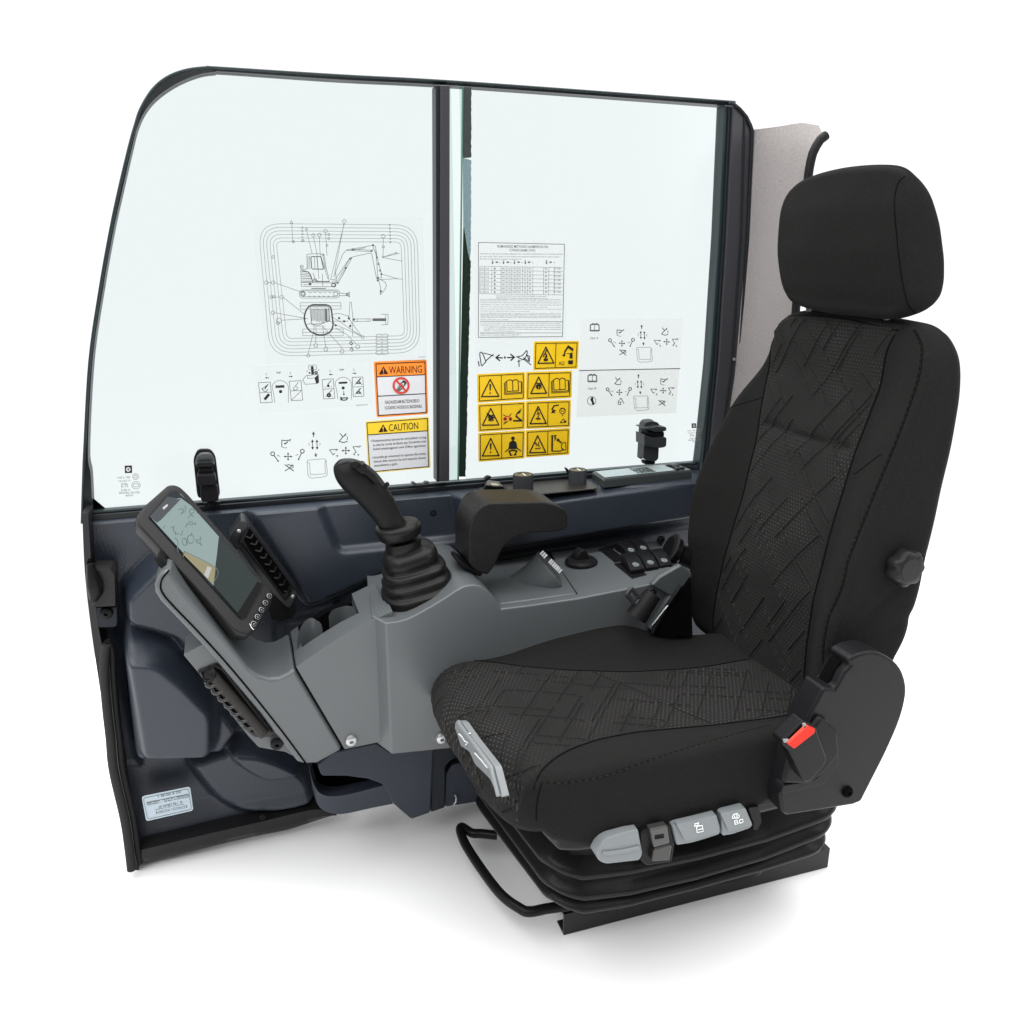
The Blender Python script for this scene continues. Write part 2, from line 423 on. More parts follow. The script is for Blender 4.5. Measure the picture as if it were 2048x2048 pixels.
# ---- moulded lower panel as a height field
dx = .0028
gx = np.arange(-.30, .975, dx); gz = np.arange(-.002, .662, dx)
GX, GZ = np.meshgrid(gx, gz)
def sdf(X, Z, poly):
    P = np.array(poly, float); d = np.full(X.shape, 1e9); ins = np.zeros(X.shape, bool); m = len(P)
    for i in range(m):
        a, b = P[i], P[(i + 1) % m]; e = b - a
        t = np.clip(((X - a[0]) * e[0] + (Z - a[1]) * e[1]) / (e @ e + 1e-12), 0, 1)
        d = np.minimum(d, np.hypot(X - a[0] - t * e[0], Z - a[1] - t * e[1]))
        c = ((a[1] > Z) != (b[1] > Z)) & (X < (b[0] - a[0]) * (Z - a[1]) / (b[1] - a[1] + 1e-12) + a[0])
        ins ^= c
    return np.where(ins, d, -d)
YB = 1.505
Hh = np.zeros(GX.shape)
def feat(k, pts, h, w, add=0, r=0):
    global Hh
    q = rp(pts, r) if r else pts
    W = [U(p, k, y=YB - h) for p in q]
    d = sdf(GX, GZ, [(p[0], p[2]) for p in W])
    s = np.clip(d / w + .5, 0, 1); s = s * s * (3 - 2 * s)
    Hh += ((Hh if add else 0) + h - Hh) * s if not add else h * s
# recess below the upper panel
feat('s', [(560, 1240), (1500, 1040), (1500, 1700), (560, 1700)], -.02, .03)
# upper mid raised panel with diagonal front edge
feat('C', [(985, 520), (1390, 478), (1960, 425), (2300, 400), (2300, 700), (1730, 862), (1320, 1040), (1270, 960)], .030, .012, r=40)
# pocket in it
feat('C', [(1378, 470), (1960, 400), (2160, 385), (2170, 640), (1740, 688), (1500, 712), (1470, 690)], .012, .010, r=25)
# right panel
feat('D', [(690, 345), (860, 330), (1000, 400), (1340, 352), (1930, 280), (1930, 470), (1500, 535), (870, 640), (730, 640)], .078, .014, r=20)
# right of the seam: dark hollow under it
feat('D', [(870, 655), (1500, 550), (1930, 480), (1930, 700), (800, 800)], .01, .02)
# upper left block behind the monitor foot
feat('N', [(375, 520), (690, 215), (1100, 300), (1300, 900), (905, 1030), (838, 905), (640, 845), (470, 795), (392, 750)], .075, .022, r=60)
# middle step
feat('N', [(384, 800), (400, 770), (640, 850), (840, 905), (1000, 1120), (1400, 1700), (1250, 1900), (560, 1932), (480, 1932), (385, 1100)], .066, .020)
feat('N', [(388, 1000), (405, 910), (560, 925), (700, 960), (860, 1075), (1190, 1380), (1200, 1500), (1180, 1800), (1150, 1900), (560, 1960), (480, 1932)], .092, .018, r=40)
feat('H', [(262, 310), (290, 296), (390, 300), (445, 322), (545, 405), (680, 545), (692, 590), (690, 740), (660, 783), (365, 790), (340, 765), (300, 520)], .125, .022, r=40)
# bump low down, to the right
feat('H', [(560, 800), (750, 728), (900, 738), (1045, 785), (1150, 850), (1200, 990), (1050, 1030), (830, 1035), (720, 990), (650, 915)], .040, .03, r=60)
feat('H', [(745, 742), (900, 745), (1040, 790), (1150, 852), (1080, 878), (950, 895), (860, 850), (780, 790)], .075, .02, r=60)
# left recess beside the door seal
feat('N', [(60, 470), (300, 560), (360, 900), (380, 1100), (520, 1932), (250, 1932)], -.012, .02)
K5 = np.array([1, 4, 6, 4, 1]) / 16
for _ in range(1):
    Hh = np.apply_along_axis(lambda r_: np.convolve(np.pad(r_, 2, 'edge'), K5, 'valid'), 1, Hh)
    Hh = np.apply_along_axis(lambda r_: np.convolve(np.pad(r_, 2, 'edge'), K5, 'valid'), 0, Hh)
sil = [U(p, 'd', y=1.50) for p in [(165, 975), (170, 1080), (180, 1180), (195, 1290), (215, 1420), (235, 1540), (252, 1636)]]
sil += [U(p, 'H', y=1.47) for p in [(345, 1250), (700, 1165), (920, 1120), (1100, 1090), (1200, 1050), (1560, 985), (1830, 960)]] 
sil += [np.array([.97, 1.5, .0]), np.array([.97, 1.5, .70])]
sil += [np.array([-.3, 1.5, .70])]
msk = sdf(GX, GZ, [(p[0], p[2]) for p in sil]) > 0
# steepen lower edge: panel foot leans a little toward the viewer
foot = np.clip((.10 - GZ) / .10, 0, 1)
YY = YB - Hh - .03 * foot * (GX < .45)
idx = np.arange(GX.size).reshape(GX.shape)
cell = msk[:-1, :-1] & msk[1:, :-1] & msk[:-1, 1:] & msk[1:, 1:]
ii, jj = np.nonzero(cell)
Fc = np.stack([idx[ii, jj], idx[ii, jj + 1], idx[ii + 1, jj + 1], idx[ii + 1, jj]], 1)
used = np.unique(Fc); rem = -np.ones(GX.size, int); rem[used] = np.arange(len(used))
V = np.stack([GX.ravel(), YY.ravel(), GZ.ravel()], 1)[used]
mk('lower_panel', V, rem[Fc], NAVY, wall)
# ledge on top of the panel, following its relief
V = []; Fc = []
row = YY[-1]
for i in range(17, len(gx) - 1, 3):
    V += [(gx[i], row[i] + .0005, .6600), (gx[i], row[i] + .004, .6640), (gx[i], row[i] + .010, .6655), (gx[i], 1.519, .6660), (gx[i], 1.519, .640), (gx[i], row[i] + .012, .640)]
m = len(V) // 6
for i in range(m - 1):
    for j in range(6): Fc.append((i * 6 + j, i * 6 + (j + 1) % 6, i * 6 + 6 + (j + 1) % 6, i * 6 + 6 + j))
mk('sill_ledge', V, [f[::-1] for f in Fc], NAVY, wall, sharp=60)
# backing skin so that the wall is solid from behind
prism('outer_skin', [p * [1, 0, 1] + [0, 1.535, 0] for p in sil[:7]] + [np.array([-.2, 1.535, .05]), np.array([.30, 1.535, .05]), np.array([.965, 1.535, .05]), np.array([.965, 1.535, .65]), np.array([-.26, 1.535, .65])], (0, .012, 0), FRAME, wall, .002)
# door seal down the left edge: black rim + grey rubber bulb
lo_ = [(155, 968), (160, 1080), (171, 1180), (187, 1290), (207, 1420), (228, 1540), (244, 1642)]
hi_ = [(167, 968), (174, 1080), (186, 1180), (208, 1290), (227, 1420), (247, 1540), (262, 1640)]
a = catmull(PL(lo_, 'd', y=1.47), 6); b = catmull(PL(hi_, 'd', y=1.465), 6)
loops = [[p, q + [0, -.004, 0], q + [0, .05, 0], p + [0, .05, 0]] for p, q in zip(a, b)]
loft('door_edge', loops, mat('door_edge_black', (.006, .006, .007), .5, .25), wall)
bulb = catmull(PL([(200, 1240), (193, 1300), (190, 1420), (205, 1600), (222, 1750), (240, 1932)], 'C', y=1.445) + PL([(262, 1050), (285, 1200), (297, 1302)], 'H', y=1.445), 10)
tube('door_seal', bulb, .0078, mat('seal_grey_rubber', (.02, .02, .021), .7, .2, bump=(500, 1, 'noise'), mottled=(500, .7)), wall, 10)
tube('seal_lip', catmull(PL([(205, 1215), (232, 1270), (240, 1420), (255, 1600), (272, 1750), (290, 1932)], 'C', y=1.452) + PL([(305, 1050), (325, 1200), (338, 1270)], 'H', y=1.452), 8), .006, BLACKM, wall, 8)
# bottom trim
bt = [(345, 1207), (520, 1165), (700, 1122), (920, 1072), (1080, 1033), (1190, 1012), (1280, 1024)]; bb_ = [(345, 1272), (520, 1232), (700, 1187), (900, 1140), (1050, 1110), (1200, 1062), (1290, 1034)]
a = catmull(PL(bt, 'H', y=1.452), 6); b = catmull(PL(bb_, 'H', y=1.462), 6)
for q in b: q[2] = max(q[2], .001)
loops = [[p, q * .5 + p * .5 + [0, -.008, 0], q, q + [0, .05, 0], p + [0, .05, 0]] for p, q in zip(a, b)]
loft('bottom_trim', loops, mat('bottom_trim_black', (.011, .011, .012), .5, .28, bump=(300, .3, 'noise')), wall)
screw(U((930, 1046), 'H', y=1.445), (0, -1, .1), .006, BLACK, wall)
screw(U((545, 447), 'D', y=1.497), (0, -1, 0), .0085, BLACK, wall)
screw(U((82, 892), 'D', y=1.50), (0, -1, 0), .007, BLACK, wall)
screw(U((1648, 580), 'D', y=1.44), (0, -1, .1), .009, BLACK, wall)
# hinge bracket at the left edge
hb = prism('hinge_bracket', PL(rp([(100, 268), (262, 262), (303, 300), (310, 580), (96, 590), (180, 500), (150, 360)], 14), 'N', y=1.445), (0, .05, 0), mat('bracket_brown_black', (.017, .015, .015), .5, .25, bump=(300, .3, 'noise')), wall, .003)
prism('lower_flange', PL(rp([(120, 592), (326, 590), (330, 740), (310, 768), (160, 772), (140, 735)], 18), 'N', y=1.462), (0, .03, 0), NAVYD, wall, .004)
screw(U((232, 640), 'N', y=1.460), (0, -1, 0), .0105, BLACK, wall)
tube('hinge_arm', PL([(92, 210), (104, 270), (130, 390), (136, 460), (115, 530)], 'N', y=1.440), [.006, .008, .013, .012, .006], BLACK, wall, 12)
prism('hinge_plate', PL([(60, 185), (98, 185), (104, 300), (60, 300)], 'N', y=1.45), (0, .03, 0), PURE, wall, .002)
# storage tray low on the right + side plate
TR = mat('tray_navy', (.026, .031, .045), .5, .3, bump=(500, .25, 'leather'))
a = catmull(PL([(1165, 852), (1185, 905), (1210, 935), (1255, 948), (1330, 942), (1430, 918), (1525, 893)], 'H', y=1.35), 6)
b = catmull(PL([(1170, 905), (1195, 985), (1235, 1022), (1290, 1034), (1350, 1028), (1450, 1006), (1560, 984)], 'H', y=1.365), 6)
loops = [[p, q, q + [0, .03, 0], q + [0, .09, 0], p + [0, .012, .002]] for p, q in zip(a, b)]
loft('storage_tray', loops, TR, wall)
prism('tray_floor', PL([(1170, 800), (1520, 860), (1525, 900), (1430, 925), (1260, 952), (1205, 930)], 'H', y=1.455), (0, .01, 0), PURE, wall, 0)
prism('side_plate', PL(rp([(1195, 800), (1270, 735), (1480, 690), (1550, 735), (1760, 690), (1742, 1028), (1650, 1062), (1560, 985), (1512, 893), (1440, 866), (1330, 852), (1215, 852)], 14), 'H', y=1.345), (0, .02, 0), TR, wall, .004)
prism('side_plate_return', PL([(1742, 700), (1860, 690), (1860, 760), (1815, 800), (1812, 1004), (1744, 1028)], 'H', y=1.352), (0, .06, 0), NAVYD, wall, .003)
prism('rear_plate', PL(rp([(1808, 1002), (1815, 840), (1850, 795), (1990, 760), (1990, 975)], 16), 'H', y=1.36), (0, .02, 0), TR, wall, .004)
tube('wire_clip', PL([(1858, 940), (1866, 950), (1864, 975), (1852, 990)], 'H', y=1.355), .0022, STEEL, wall, 8)
# ---- window latches (each: plate, lever)
lt = prism('latch', PL(rp([(680, 215), (705, 163), (775, 162), (803, 200), (828, 405), (822, 425), (708, 432), (700, 405)], 22), 'C', y=1.512), (0, .010, 0), BLACKM, wall, .002)
SMOKE = film('smoked_plastic', (.10, .13, .13), .08, .15, white=.25, wcol=(.05, .07, .07))
def sub(name, *a, **k):
    return prism(name, *a, **k)
prism('latch_dome', PL(rp([(690, 225), (712, 182), (775, 180), (796, 215), (800, 258), (695, 262)], 22), 'C', y=1.500), (0, .011, 0), mat('latch_dome_grey', (.035, .042, .042), .3, .5), lt, .004)
prism('lever_cap', PL(rp([(694, 245), (710, 233), (780, 230), (798, 245), (795, 262), (700, 266)], 8), 'C', y=1.486), (0, .016, 0), BLACK, lt, .003)
prism('lever_neck', PL([(712, 262), (790, 262), (790, 305), (706, 305)], 'C', y=1.494), (0, .014, 0), BLACK, lt, .002)
prism('lever', PL(rp([(700, 305), (800, 300), (808, 345), (795, 362), (718, 366), (702, 348)], 10), 'C', y=1.480), (0, .024, 0), BLACKM, lt, .004)
prism('latch_body', PL(rp([(718, 362), (812, 360), (822, 435), (810, 452), (732, 455), (722, 440)], 8), 'C', y=1.492), (0, .020, 0), BLACKM, lt, .004)
prism('latch_foot', PL([(752, 452), (805, 450), (800, 478), (762, 480)], 'C', y=1.498), (0, .018, 0), BLACK, lt, .003)
prism('keeper', PL(rp([(735, 458), (832, 450), (822, 474), (800, 482), (762, 484), (745, 476)], 6), 'C', y=1.504), (0, .015, 0), FRAME, wall, .002)
LK = mat('latch_grey_black', (.022, .025, .026), .42, .35, bump=(500, .2, 'noise'))
l2 = prism('latch', PL(rp([(1196, 160), (1225, 112), (1290, 103), (1330, 108), (1320, 160), (1255, 520), (1225, 505), (1195, 530), (1176, 518)], 20), 'L', y=1.508), (0, .012, 0), LK, wall, .002)
prism('latch_shell', PL(rp([(1215, 190), (1245, 135), (1300, 122), (1370, 130), (1400, 175), (1330, 190), (1225, 210)], 20), 'L', y=1.490), (0, .022, 0), LK, l2, .004)
prism('lever', PL(rp([(1338, 188), (1345, 178), (1458, 182), (1466, 200), (1462, 222), (1425, 232), (1340, 228), (1230, 205), (1232, 196)], 8), 'L', y=1.470), (0, .040, 0), LK, l2, .004)
prism('lever_neck', PL([(1255, 210), (1345, 238), (1445, 232), (1445, 292), (1335, 302), (1255, 270)], 'L', y=1.478), (0, .028, 0), BLACKM, l2, .003)
prism('latch_body', PL(rp([(1228, 262), (1335, 305), (1452, 290), (1466, 305), (1462, 385), (1440, 400), (1395, 408), (1340, 404), (1228, 380)], 10), 'L', y=1.470), (0, .038, 0), LK, l2, .006)
prism('latch_stem', PL(rp([(1225, 370), (1330, 400), (1384, 408), (1378, 520), (1355, 548), (1300, 552), (1215, 522)], 8), 'L', y=1.482), (0, .024, 0), LK, l2, .005)
prism('latch_foot', PL([(1232, 548), (1355, 552), (1340, 590), (1240, 590)], 'L', y=1.488), (0, .02, 0), BLACK, l2, .003)
# catches on the sill rail
prism('rail_catch', PL(rp([(440, 305), (460, 318), (515, 316), (530, 300), (510, 298), (500, 308), (468, 310), (455, 300)], 3), 'D', y=1.507), (0, .01, 0), mat('catch_grey', (.04, .045, .045), .4, .4), wall, .001)
prism('rail_catch', PL([(388, 630), (400, 625), (440, 665), (510, 640), (520, 655), (500, 690), (420, 690)], 'L', y=1.500), (0, .012, 0), BLACKM, wall, .001)
prism('rail_catch', PL([(330, 55), (350, 45), (372, 50), (345, 78), (322, 72)], 'O', y=1.500), (0, .012, 0), BLACKM, wall, .001)
# ---- control plate with two knobs and a key switch, on the ledge
cpz = .6665
kp = prism('knob_plate', PL([(272, 128), (300, 158), (700, 170), (1128, 128), (1130, 112), (1048, 62), (600, 60)], 'O', z=cpz + .003), (0, 0, -.0035), mat('knob_plate_brown_black', (.022, .019, .016), .38, .4, bump=(400, .2, 'noise')), wall, .0015)
def zbox(name, k, pts, z, h, m, par, bev=.002, ins=0):
    return prism(name, PL(pts, k, z=z), (0, 0, -h), m, par, bev)
kcol = mat('ribbed_knob_grey', (.028, .030, .034), .45, .35)
GOLD = mat('knob_top_olive', (.10, .085, .035), .3, .5)
for (kx, ky, rr_) in ((594, 134, .0195), (984, 98, .0175)):
    c = U((kx, ky), 'O', z=cpz + .003)
    prof = [(rr_ * 1.02, 0), (rr_, .002), (rr_, .026), (rr_ * .95, .029), (rr_ * .9, .029), (rr_ * .88, .026), (0, .026)]
    loops = []
    for r, o in prof:
        loops.append([np.array([c[0] + r * (1 - (.045 if (j % 2 and r > rr_ * .93) else 0)) * math.cos(2 * math.pi * j / 72), c[1] + r * (1 - (.045 if (j % 2 and r > rr_ * .93) else 0)) * math.sin(2 * math.pi * j / 72), c[2] + o]) for j in range(72)])
    kn = loft('ribbed_knob', loops, kcol, wall, sharp=25)
    lathe('knob_cap', c + [0, 0, .026], (0, 0, 1), [(rr_ * .86, 0), (rr_ * .86, .0022), (rr_ * .6, .0026), (rr_ * .58, .0014), (0, .0014)], GOLD, kn, 36)
    prism('pointer', [c + [-.001, -rr_ * .75, .0290], c + [.001, -rr_ * .75, .0290], c + [.001, rr_ * .2, .0290], c + [-.001, rr_ * .2, .0290]], (0, 0, .0006), WHITEP, kn, 0)
ks = loft('key_switch', [PL([(298, 150), (468, 152), (480, 130), (330, 100)], 'O', z=.672), PL([(312, 140), (462, 142), (462, 122), (322, 92)], 'O', z=.676), PL([(330, 108), (452, 118), (418, 82), (345, 72)], 'O', z=.692)], mat('key_switch_black', (.028, .029, .03), .3, .5), wall, sharp=20)
prism('switch_mark', PL(rp([(360, 92), (408, 96), (425, 110), (372, 107)], 4), 'O', z=.6928), (0, 0, -.003), mat('switch_mark_pale', (.28, .27, .2), .4, .4), ks, .0005)
# tiny printed words on the plate
# ---- radio on the ledge
rad = prism('radio', PL([(805, 742), (1700, 643), (1560, 568), (680, 655)], 'L', z=.702), (0, 0, 0), mat('radio_housing', (.05, .055, .055), .35, .5), wall, 0,
            back=PL([(800, 790), (1745, 680), (1590, 560), (640, 695)], 'L', z=.684), ) if False else None
ct = PL([(805, 737), (1720, 640), (1555, 575), (690, 662)], 'L', z=.683)
cc = sum(ct) / 4
big = [cc + (p - cc) * [1.035, 1.10, 1] + [0, 0, -.0035] for p in ct]
RH = mat('radio_housing', (.040, .045, .045), .32, .5)
rad = loft('radio', [[p * [1, 1, 0] + [0, 0, .666] for p in big], [p * [1, 1, 0] + [0, 0, .676] for p in big], big, [cc + (p - cc) * [1.012, 1.05, 1] for p in ct]], RH, wall, sharp=20)
scr = [cc + (p - cc) * [.985, .86, 1] + [0, 0, .0006] for p in ct]
RS = mat('radio_display_pale', (.26, .32, .32), .22, .5)
def quad_at(Q, u, v, dz=0):
    p = Q[0] * (1 - u) * (1 - v) + Q[1] * u * (1 - v) + Q[2] * u * v + Q[3] * (1 - u) * v
    return p + np.array([0, 0, dz])
prism('radio_display', [quad_at(scr, .0, 0), quad_at(scr, .84, 0), quad_at(scr, .84, 1), quad_at(scr, .0, 1)], (0, 0, .0008), RS, rad, 0)
vf = []
for i in range(11):
    for j in range(5):
        u = .40 + i * .020 + random.uniform(-.004, .004); v = .1 + j * .17; w = random.choice([.007, .009, .012])
        q = [quad_at(scr, a_, b_, .0010) for a_, b_ in ((u, v), (u + w, v), (u + w, v + .10), (u, v + .10))]
        vf.append((q + [p + [0, 0, .0006] for p in q], [(0, 1, 2, 3)[::-1], (4, 5, 6, 7), (0, 1, 5, 4), (1, 2, 6, 5), (2, 3, 7, 6), (3, 0, 4, 7)]))
multi('radio_keys', vf, BLACK, rad, smooth=False)
for (u, v) in ((.88, .75), (.90, .45), (.94, .2), (.95, .65), (.87, .15)):
    lathe('radio_button', quad_at(scr, u, v, .0002), (0, 0, 1), [(.007, 0), (.007, .002), (.005, .003), (0, .003)], BLACK, rad, 16)
# ---- upper air vent on the wall panel
y0 = 1.41
va = prism('air_vent', PL(rp([(1050, 745), (1172, 582), (1215, 600), (1700, 1262), (1718, 1300), (1650, 1430), (1620, 1440), (1420, 1250), (1170, 880), (1100, 850)], 18), 'M', y=y0), (0, .05, 0), mat('vent_black', (.013, .014, .016), .4, .35, bump=(500, .2, 'noise')), wall, .003)
prism('vent_foot', PL(rp([(1400, 1230), (1640, 1440), (1720, 1450), (1660, 1530), (1560, 1560), (1460, 1540)], 20), 'M', y=y0 + .012), (0, .06, 0), BLACKM, wall, .004)
prism('vent_recess', PL(rp([(1195, 770), (1250, 670), (1290, 700), (1640, 1190), (1650, 1240), (1600, 1300), (1560, 1290), (1240, 850)], 14), 'M', y=y0 - .0012), (0, .004, 0), PURE, va, 0)
tube('vent_rim', catmull(PL([(1150, 775), (1235, 668), (1285, 695), (1655, 1200), (1655, 1250), (1610, 1335), (1560, 1300), (1220, 850), (1180, 800)], 'M', y=y0 - .002), 5, True) + [U((1150, 775), 'M', y=y0 - .002)], .0022, BLACK, va, 8)
random.seed(4)
for i in range(9):
    t = i / 8
    a_ = np.array([1215, 740]) * (1 - t) + np.array([1585, 1270]) * t; b_ = np.array([1290, 715]) * (1 - t) + np.array([1640, 1215]) * t
    c_ = (a_ + b_) / 2 + np.array([12, 26])
    tube('vent_slat', catmull([U(a_, 'M', y=y0 - .002), U(c_, 'M', y=y0 - .004), U(b_, 'M', y=y0 - .002)], 6), .0021, BLACK, va, 6)
for p in ((1148, 687), (1668, 1318)):
    screw(U(p, 'M', y=y0 - .001), (0, -1, 0), .0034, STEEL, va)
for o_ in bpy.data.objects:
    if o_.name in ('front_glass', 'rear_glass', 'glass_edge'):
        o_.modifiers.clear()
        o_.data.polygons.foreach_set('use_smooth', [False] * len(o_.data.polygons))
# ================================================================ CONTROL CONSOLE
con = empty('control_console', (.3, 1.34, .3), 'grey moulded side console sweeping from the monitor back past the joystick to the switches', 'console')
YC = 1.26
top_c = [(530, 820), (556, 838), (585, 885), (640, 960), (760, 1100), (860, 1215), (930, 1300), (985, 1368), (1040, 1408), (1100, 1428), (1150, 1424), (1200, 1400), (1250, 1362), (1330, 1305), (1420, 1245), (1520, 1183), (1620, 1132), (1700, 1092)]
face_top = PL(top_c, 'C', y=YC) + PL([(320, 960)], 'D', y=YC)
face_bot_r = PL([(345, 1600)], 'D', y=YC)
left_edge = [(530, 820), (490, 862), (466, 915), (470, 955), (500, 1005), (600, 1110), (740, 1258), (850, 1390), (1050, 1625), (1190, 1812), (1255, 1892), (1295, 1902), (1365, 1898), (1450, 1852), (1510, 1820), (1695, 1778)]
lf = PL(left_edge[1:], 'C', y=YC)
# front sweep (from monitor foot to the seam) and middle part (seam to joystick tower) are separate mouldings
sm_t, sm_b = (1243, 1366), (1512, 1819)
frontp = PL(top_c[:12] + [(1238, 1371)], 'C', y=YC) + PL([(1506, 1822), (1450, 1852), (1365, 1898), (1295, 1902), (1255, 1892), (1190, 1812), (1050, 1625), (850, 1390), (740, 1258), (600, 1110), (500, 1005), (470, 955), (466, 915), (490, 862)], 'C', y=YC)
prism('front_cover', frontp, (0, .145, 0), GREY, con, .0105, 2, ang=40)
midp = PL([(1249, 1364), (1330, 1305), (1420, 1245), (1520, 1183), (1620, 1132), (1700, 1092), (1780, 1055)], 'C', y=YC) + PL([(345, 1560), (275, 1556)], 'D', y=YC) + PL([(1695, 1780), (1517, 1817)], 'C', y=YC)
bm = bmesh.new()
prism_bm(bm, midp, [p + np.array([0, .052, 0]) for p in midp]); bm.normal_update()
ed_ = [e for e in bm.edges if e.calc_face_angle(0) > math.radians(28)]
bmesh.ops.bevel(bm, geom=ed_, offset=.0085, segments=2, profile=.5, affect='EDGES', clamp_overlap=True)
def blockp(a, b):
    T_ = np.array([(1249, 1364), (1330, 1305), (1420, 1245), (1520, 1183), (1620, 1132), (1700, 1092), (1780, 1055)], float)
    xs_ = [a] + [x for x in T_[:, 0] if a < x < b] + [b]
    tp_ = PL([(x, np.interp(x, T_[:, 0], T_[:, 1])) for x in xs_], 'C', y=YC)
    return [p + np.array([0, .050, -.0012]) for p in tp_ + [tp_[-1] - np.array([0, 0, .10]), tp_[0] - np.array([0, 0, .10])]]
for a_, b_ in ((1252, 1296), (1622, 1760)):
    q = blockp(a_, b_); prism_bm(bm, q, [p + np.array([0, .092, 0]) for p in q])
bm_out('middle_cover', bm, GREY, con, 0)
# dark seam fills the gap
prism('seam_gap', [p + np.array([0, .012, 0]) for p in PL([(1225, 1400), (1265, 1380), (1525, 1815), (1490, 1815)], 'C', y=YC)], (0, .12, 0), PURE, con, 0)
# thin step running along the outer edge of the front cover
tube('cover_groove', [p + np.array([0, -.0006, 0]) for p in catmull(PL([(548, 828), (512, 872), (500, 915), (512, 955), (560, 1015), (700, 1160), (850, 1325), (1000, 1503), (1180, 1730), (1300, 1893)], 'C', y=YC), 8)], .0014, PURE, con, 6)
# tower under the joystick: face in front, chamfer on its left
tf = [(318, 985), (345, 978), (378, 974), (430, 958), (480, 932), (540, 898), (600, 862), (655, 825), (700, 802), (740, 796), (780, 802), (815, 828), (845, 860), (874, 912), (1000, 897), (1240, 863), (1420, 828), (1765, 760), (1790, 800), (1780, 1500), (700, 1580), (347, 1617)]
tb = [(268, 952), (300, 952), (340, 958), (400, 944), (460, 920), (530, 884), (595, 848), (650, 812), (700, 788), (742, 784), (786, 790), (822, 815), (852, 848), (878, 878), (1002, 868), (1240, 836), (1420, 800), (1700, 740), (1720, 800), (1700, 1500), (700, 1560), (272, 1560)]
tf3 = PL(tf, 'D', y=1.238); tb3 = []
for a, b, f3 in zip(tf, tb, tf3):
    tb3.append(f3 + np.array([0, .10, 0]))
# chamfer loop
ch = [np.array(p) for p in tf3]
mid = [p + np.array([0, .030, 0]) for p in tf3]
LX = U((256, 850), 'D', y=1.268)[0]
LX = U((256, 1100), 'D', y=1.268)[0]; mid[0] = np.array([LX, 1.268, ch[0][2] + .004])
mid[-1] = U((273, 1562), 'D', y=1.268)
back = [p + np.array([0, .19, 0]) for p in mid]; back[0] = back[0] + np.array([.022, 0, 0]); back[-1] = back[-1] + np.array([.022, 0, 0])
for q in back[13:18]: q[1] = 1.43
bm = bmesh.new()
ls = [[bm.verts.new(tuple(p)) for p in L_] for L_ in (ch, mid, back)]
nn_ = len(ch)
# split the chamfer vertical edge for the kink in the left side
bm.faces.new(ls[0]); bm.faces.new(ls[2][::-1])
for k_ in range(2):
    for i in range(nn_):
        j = (i + 1) % nn_
        bm.faces.new((ls[k_][i], ls[k_ + 1][i], ls[k_ + 1][j], ls[k_][j]))
bm_out('tower_cover', bm, GREY, con, .0105, 3, 30, sharp=60)
# deck behind the tower (front half and rear half, with a joint)
dk1 = PL([(868, 887), (1000, 870), (1238, 838), (1100, 636), (1000, 650), (800, 690), (760, 760), (800, 800), (845, 850)], 'D', z=.5335)
prism('deck_front', dk1, (0, 0, -.016), GREY, con, .0045, 3)
dk2 = PL([(1244, 837), (1425, 804), (1560, 778), (1745, 700), (1640, 580), (1400, 604), (1108, 636)], 'D', z=.5335)
prism('deck_rear', dk2, (0, 0, -.016), GREY, con, .0045, 3)
tube('deck_joint', PL([(1241, 842), (1241, 838), (1104, 637)], 'D', z=.5338), .0009, PURE, con, 6)
# cup holder: two curved ears and dark well
def ear(name, tops, bot, y, dep, m, th=.004):
    """upright curved shell, hollow side toward the viewer"""
    V = []; Fc = []; n_ = len(tops); K_ = 10
    for side in (0, 1):
        for i, (x, yt) in enumerate(tops):
            a_ = 2 * (x - tops[0][0]) / (tops[-1][0] - tops[0][0]) - 1
            yy = y + dep * math.sqrt(max(0, 1 - a_ * a_)) + side * th
            P0 = U((x, yt), 'C', y=yy); P1 = U((x, bot), 'C', y=yy); P1[0] = P0[0]
            for k_ in range(K_ + 1): V.append(P0 * (1 - k_ / K_) + P1 * k_ / K_)
    m_ = K_ + 1
    for side in (0, 1):
        o = side * n_ * m_
        for i in range(n_ - 1):
            for k_ in range(K_):
                q = (o + i * m_ + k_, o + (i + 1) * m_ + k_, o + (i + 1) * m_ + k_ + 1, o + i * m_ + k_ + 1); Fc.append(q if side else q[::-1])
    for i in range(n_ - 1): Fc.append((i * m_, (i + 1) * m_, n_ * m_ + (i + 1) * m_, n_ * m_ + i * m_))
    for k_ in range(K_):
        Fc.append((k_, k_ + 1, n_ * m_ + k_ + 1, n_ * m_ + k_)); e_ = (n_ - 1) * m_
        Fc.append((e_ + k_ + 1, e_ + k_, n_ * m_ + e_ + k_, n_ * m_ + e_ + k_ + 1))
    return mk(name, V, Fc, m, con, sharp=50)
def tops(ctrl, n_=24):
    P = np.array(catmull(ctrl, 8)); x = np.linspace(ctrl[0][0], ctrl[-1][0], n_); return [(float(q), float(np.interp(q, P[:, 0], P[:, 1]))) for q in x]
ear('cup_holder', tops([(1254, 1222), (1264, 1168), (1292, 1116), (1330, 1092), (1362, 1106), (1384, 1122), (1393, 1150)]), 1262, 1.318, .028, GREY)
ear('cup_holder', tops([(1428, 1084), (1446, 1052), (1486, 1034), (1530, 1026), (1566, 1034), (1582, 1062)]), 1245, 1.316, .040, GREY)
prism('holder_well', PL([(1240, 1180), (1420, 1060), (1640, 980), (1700, 960), (1700, 1085), (1500, 1190), (1330, 1290), (1250, 1330)], 'C', y=1.40), (0, .02, 0), PURE, con, 0)
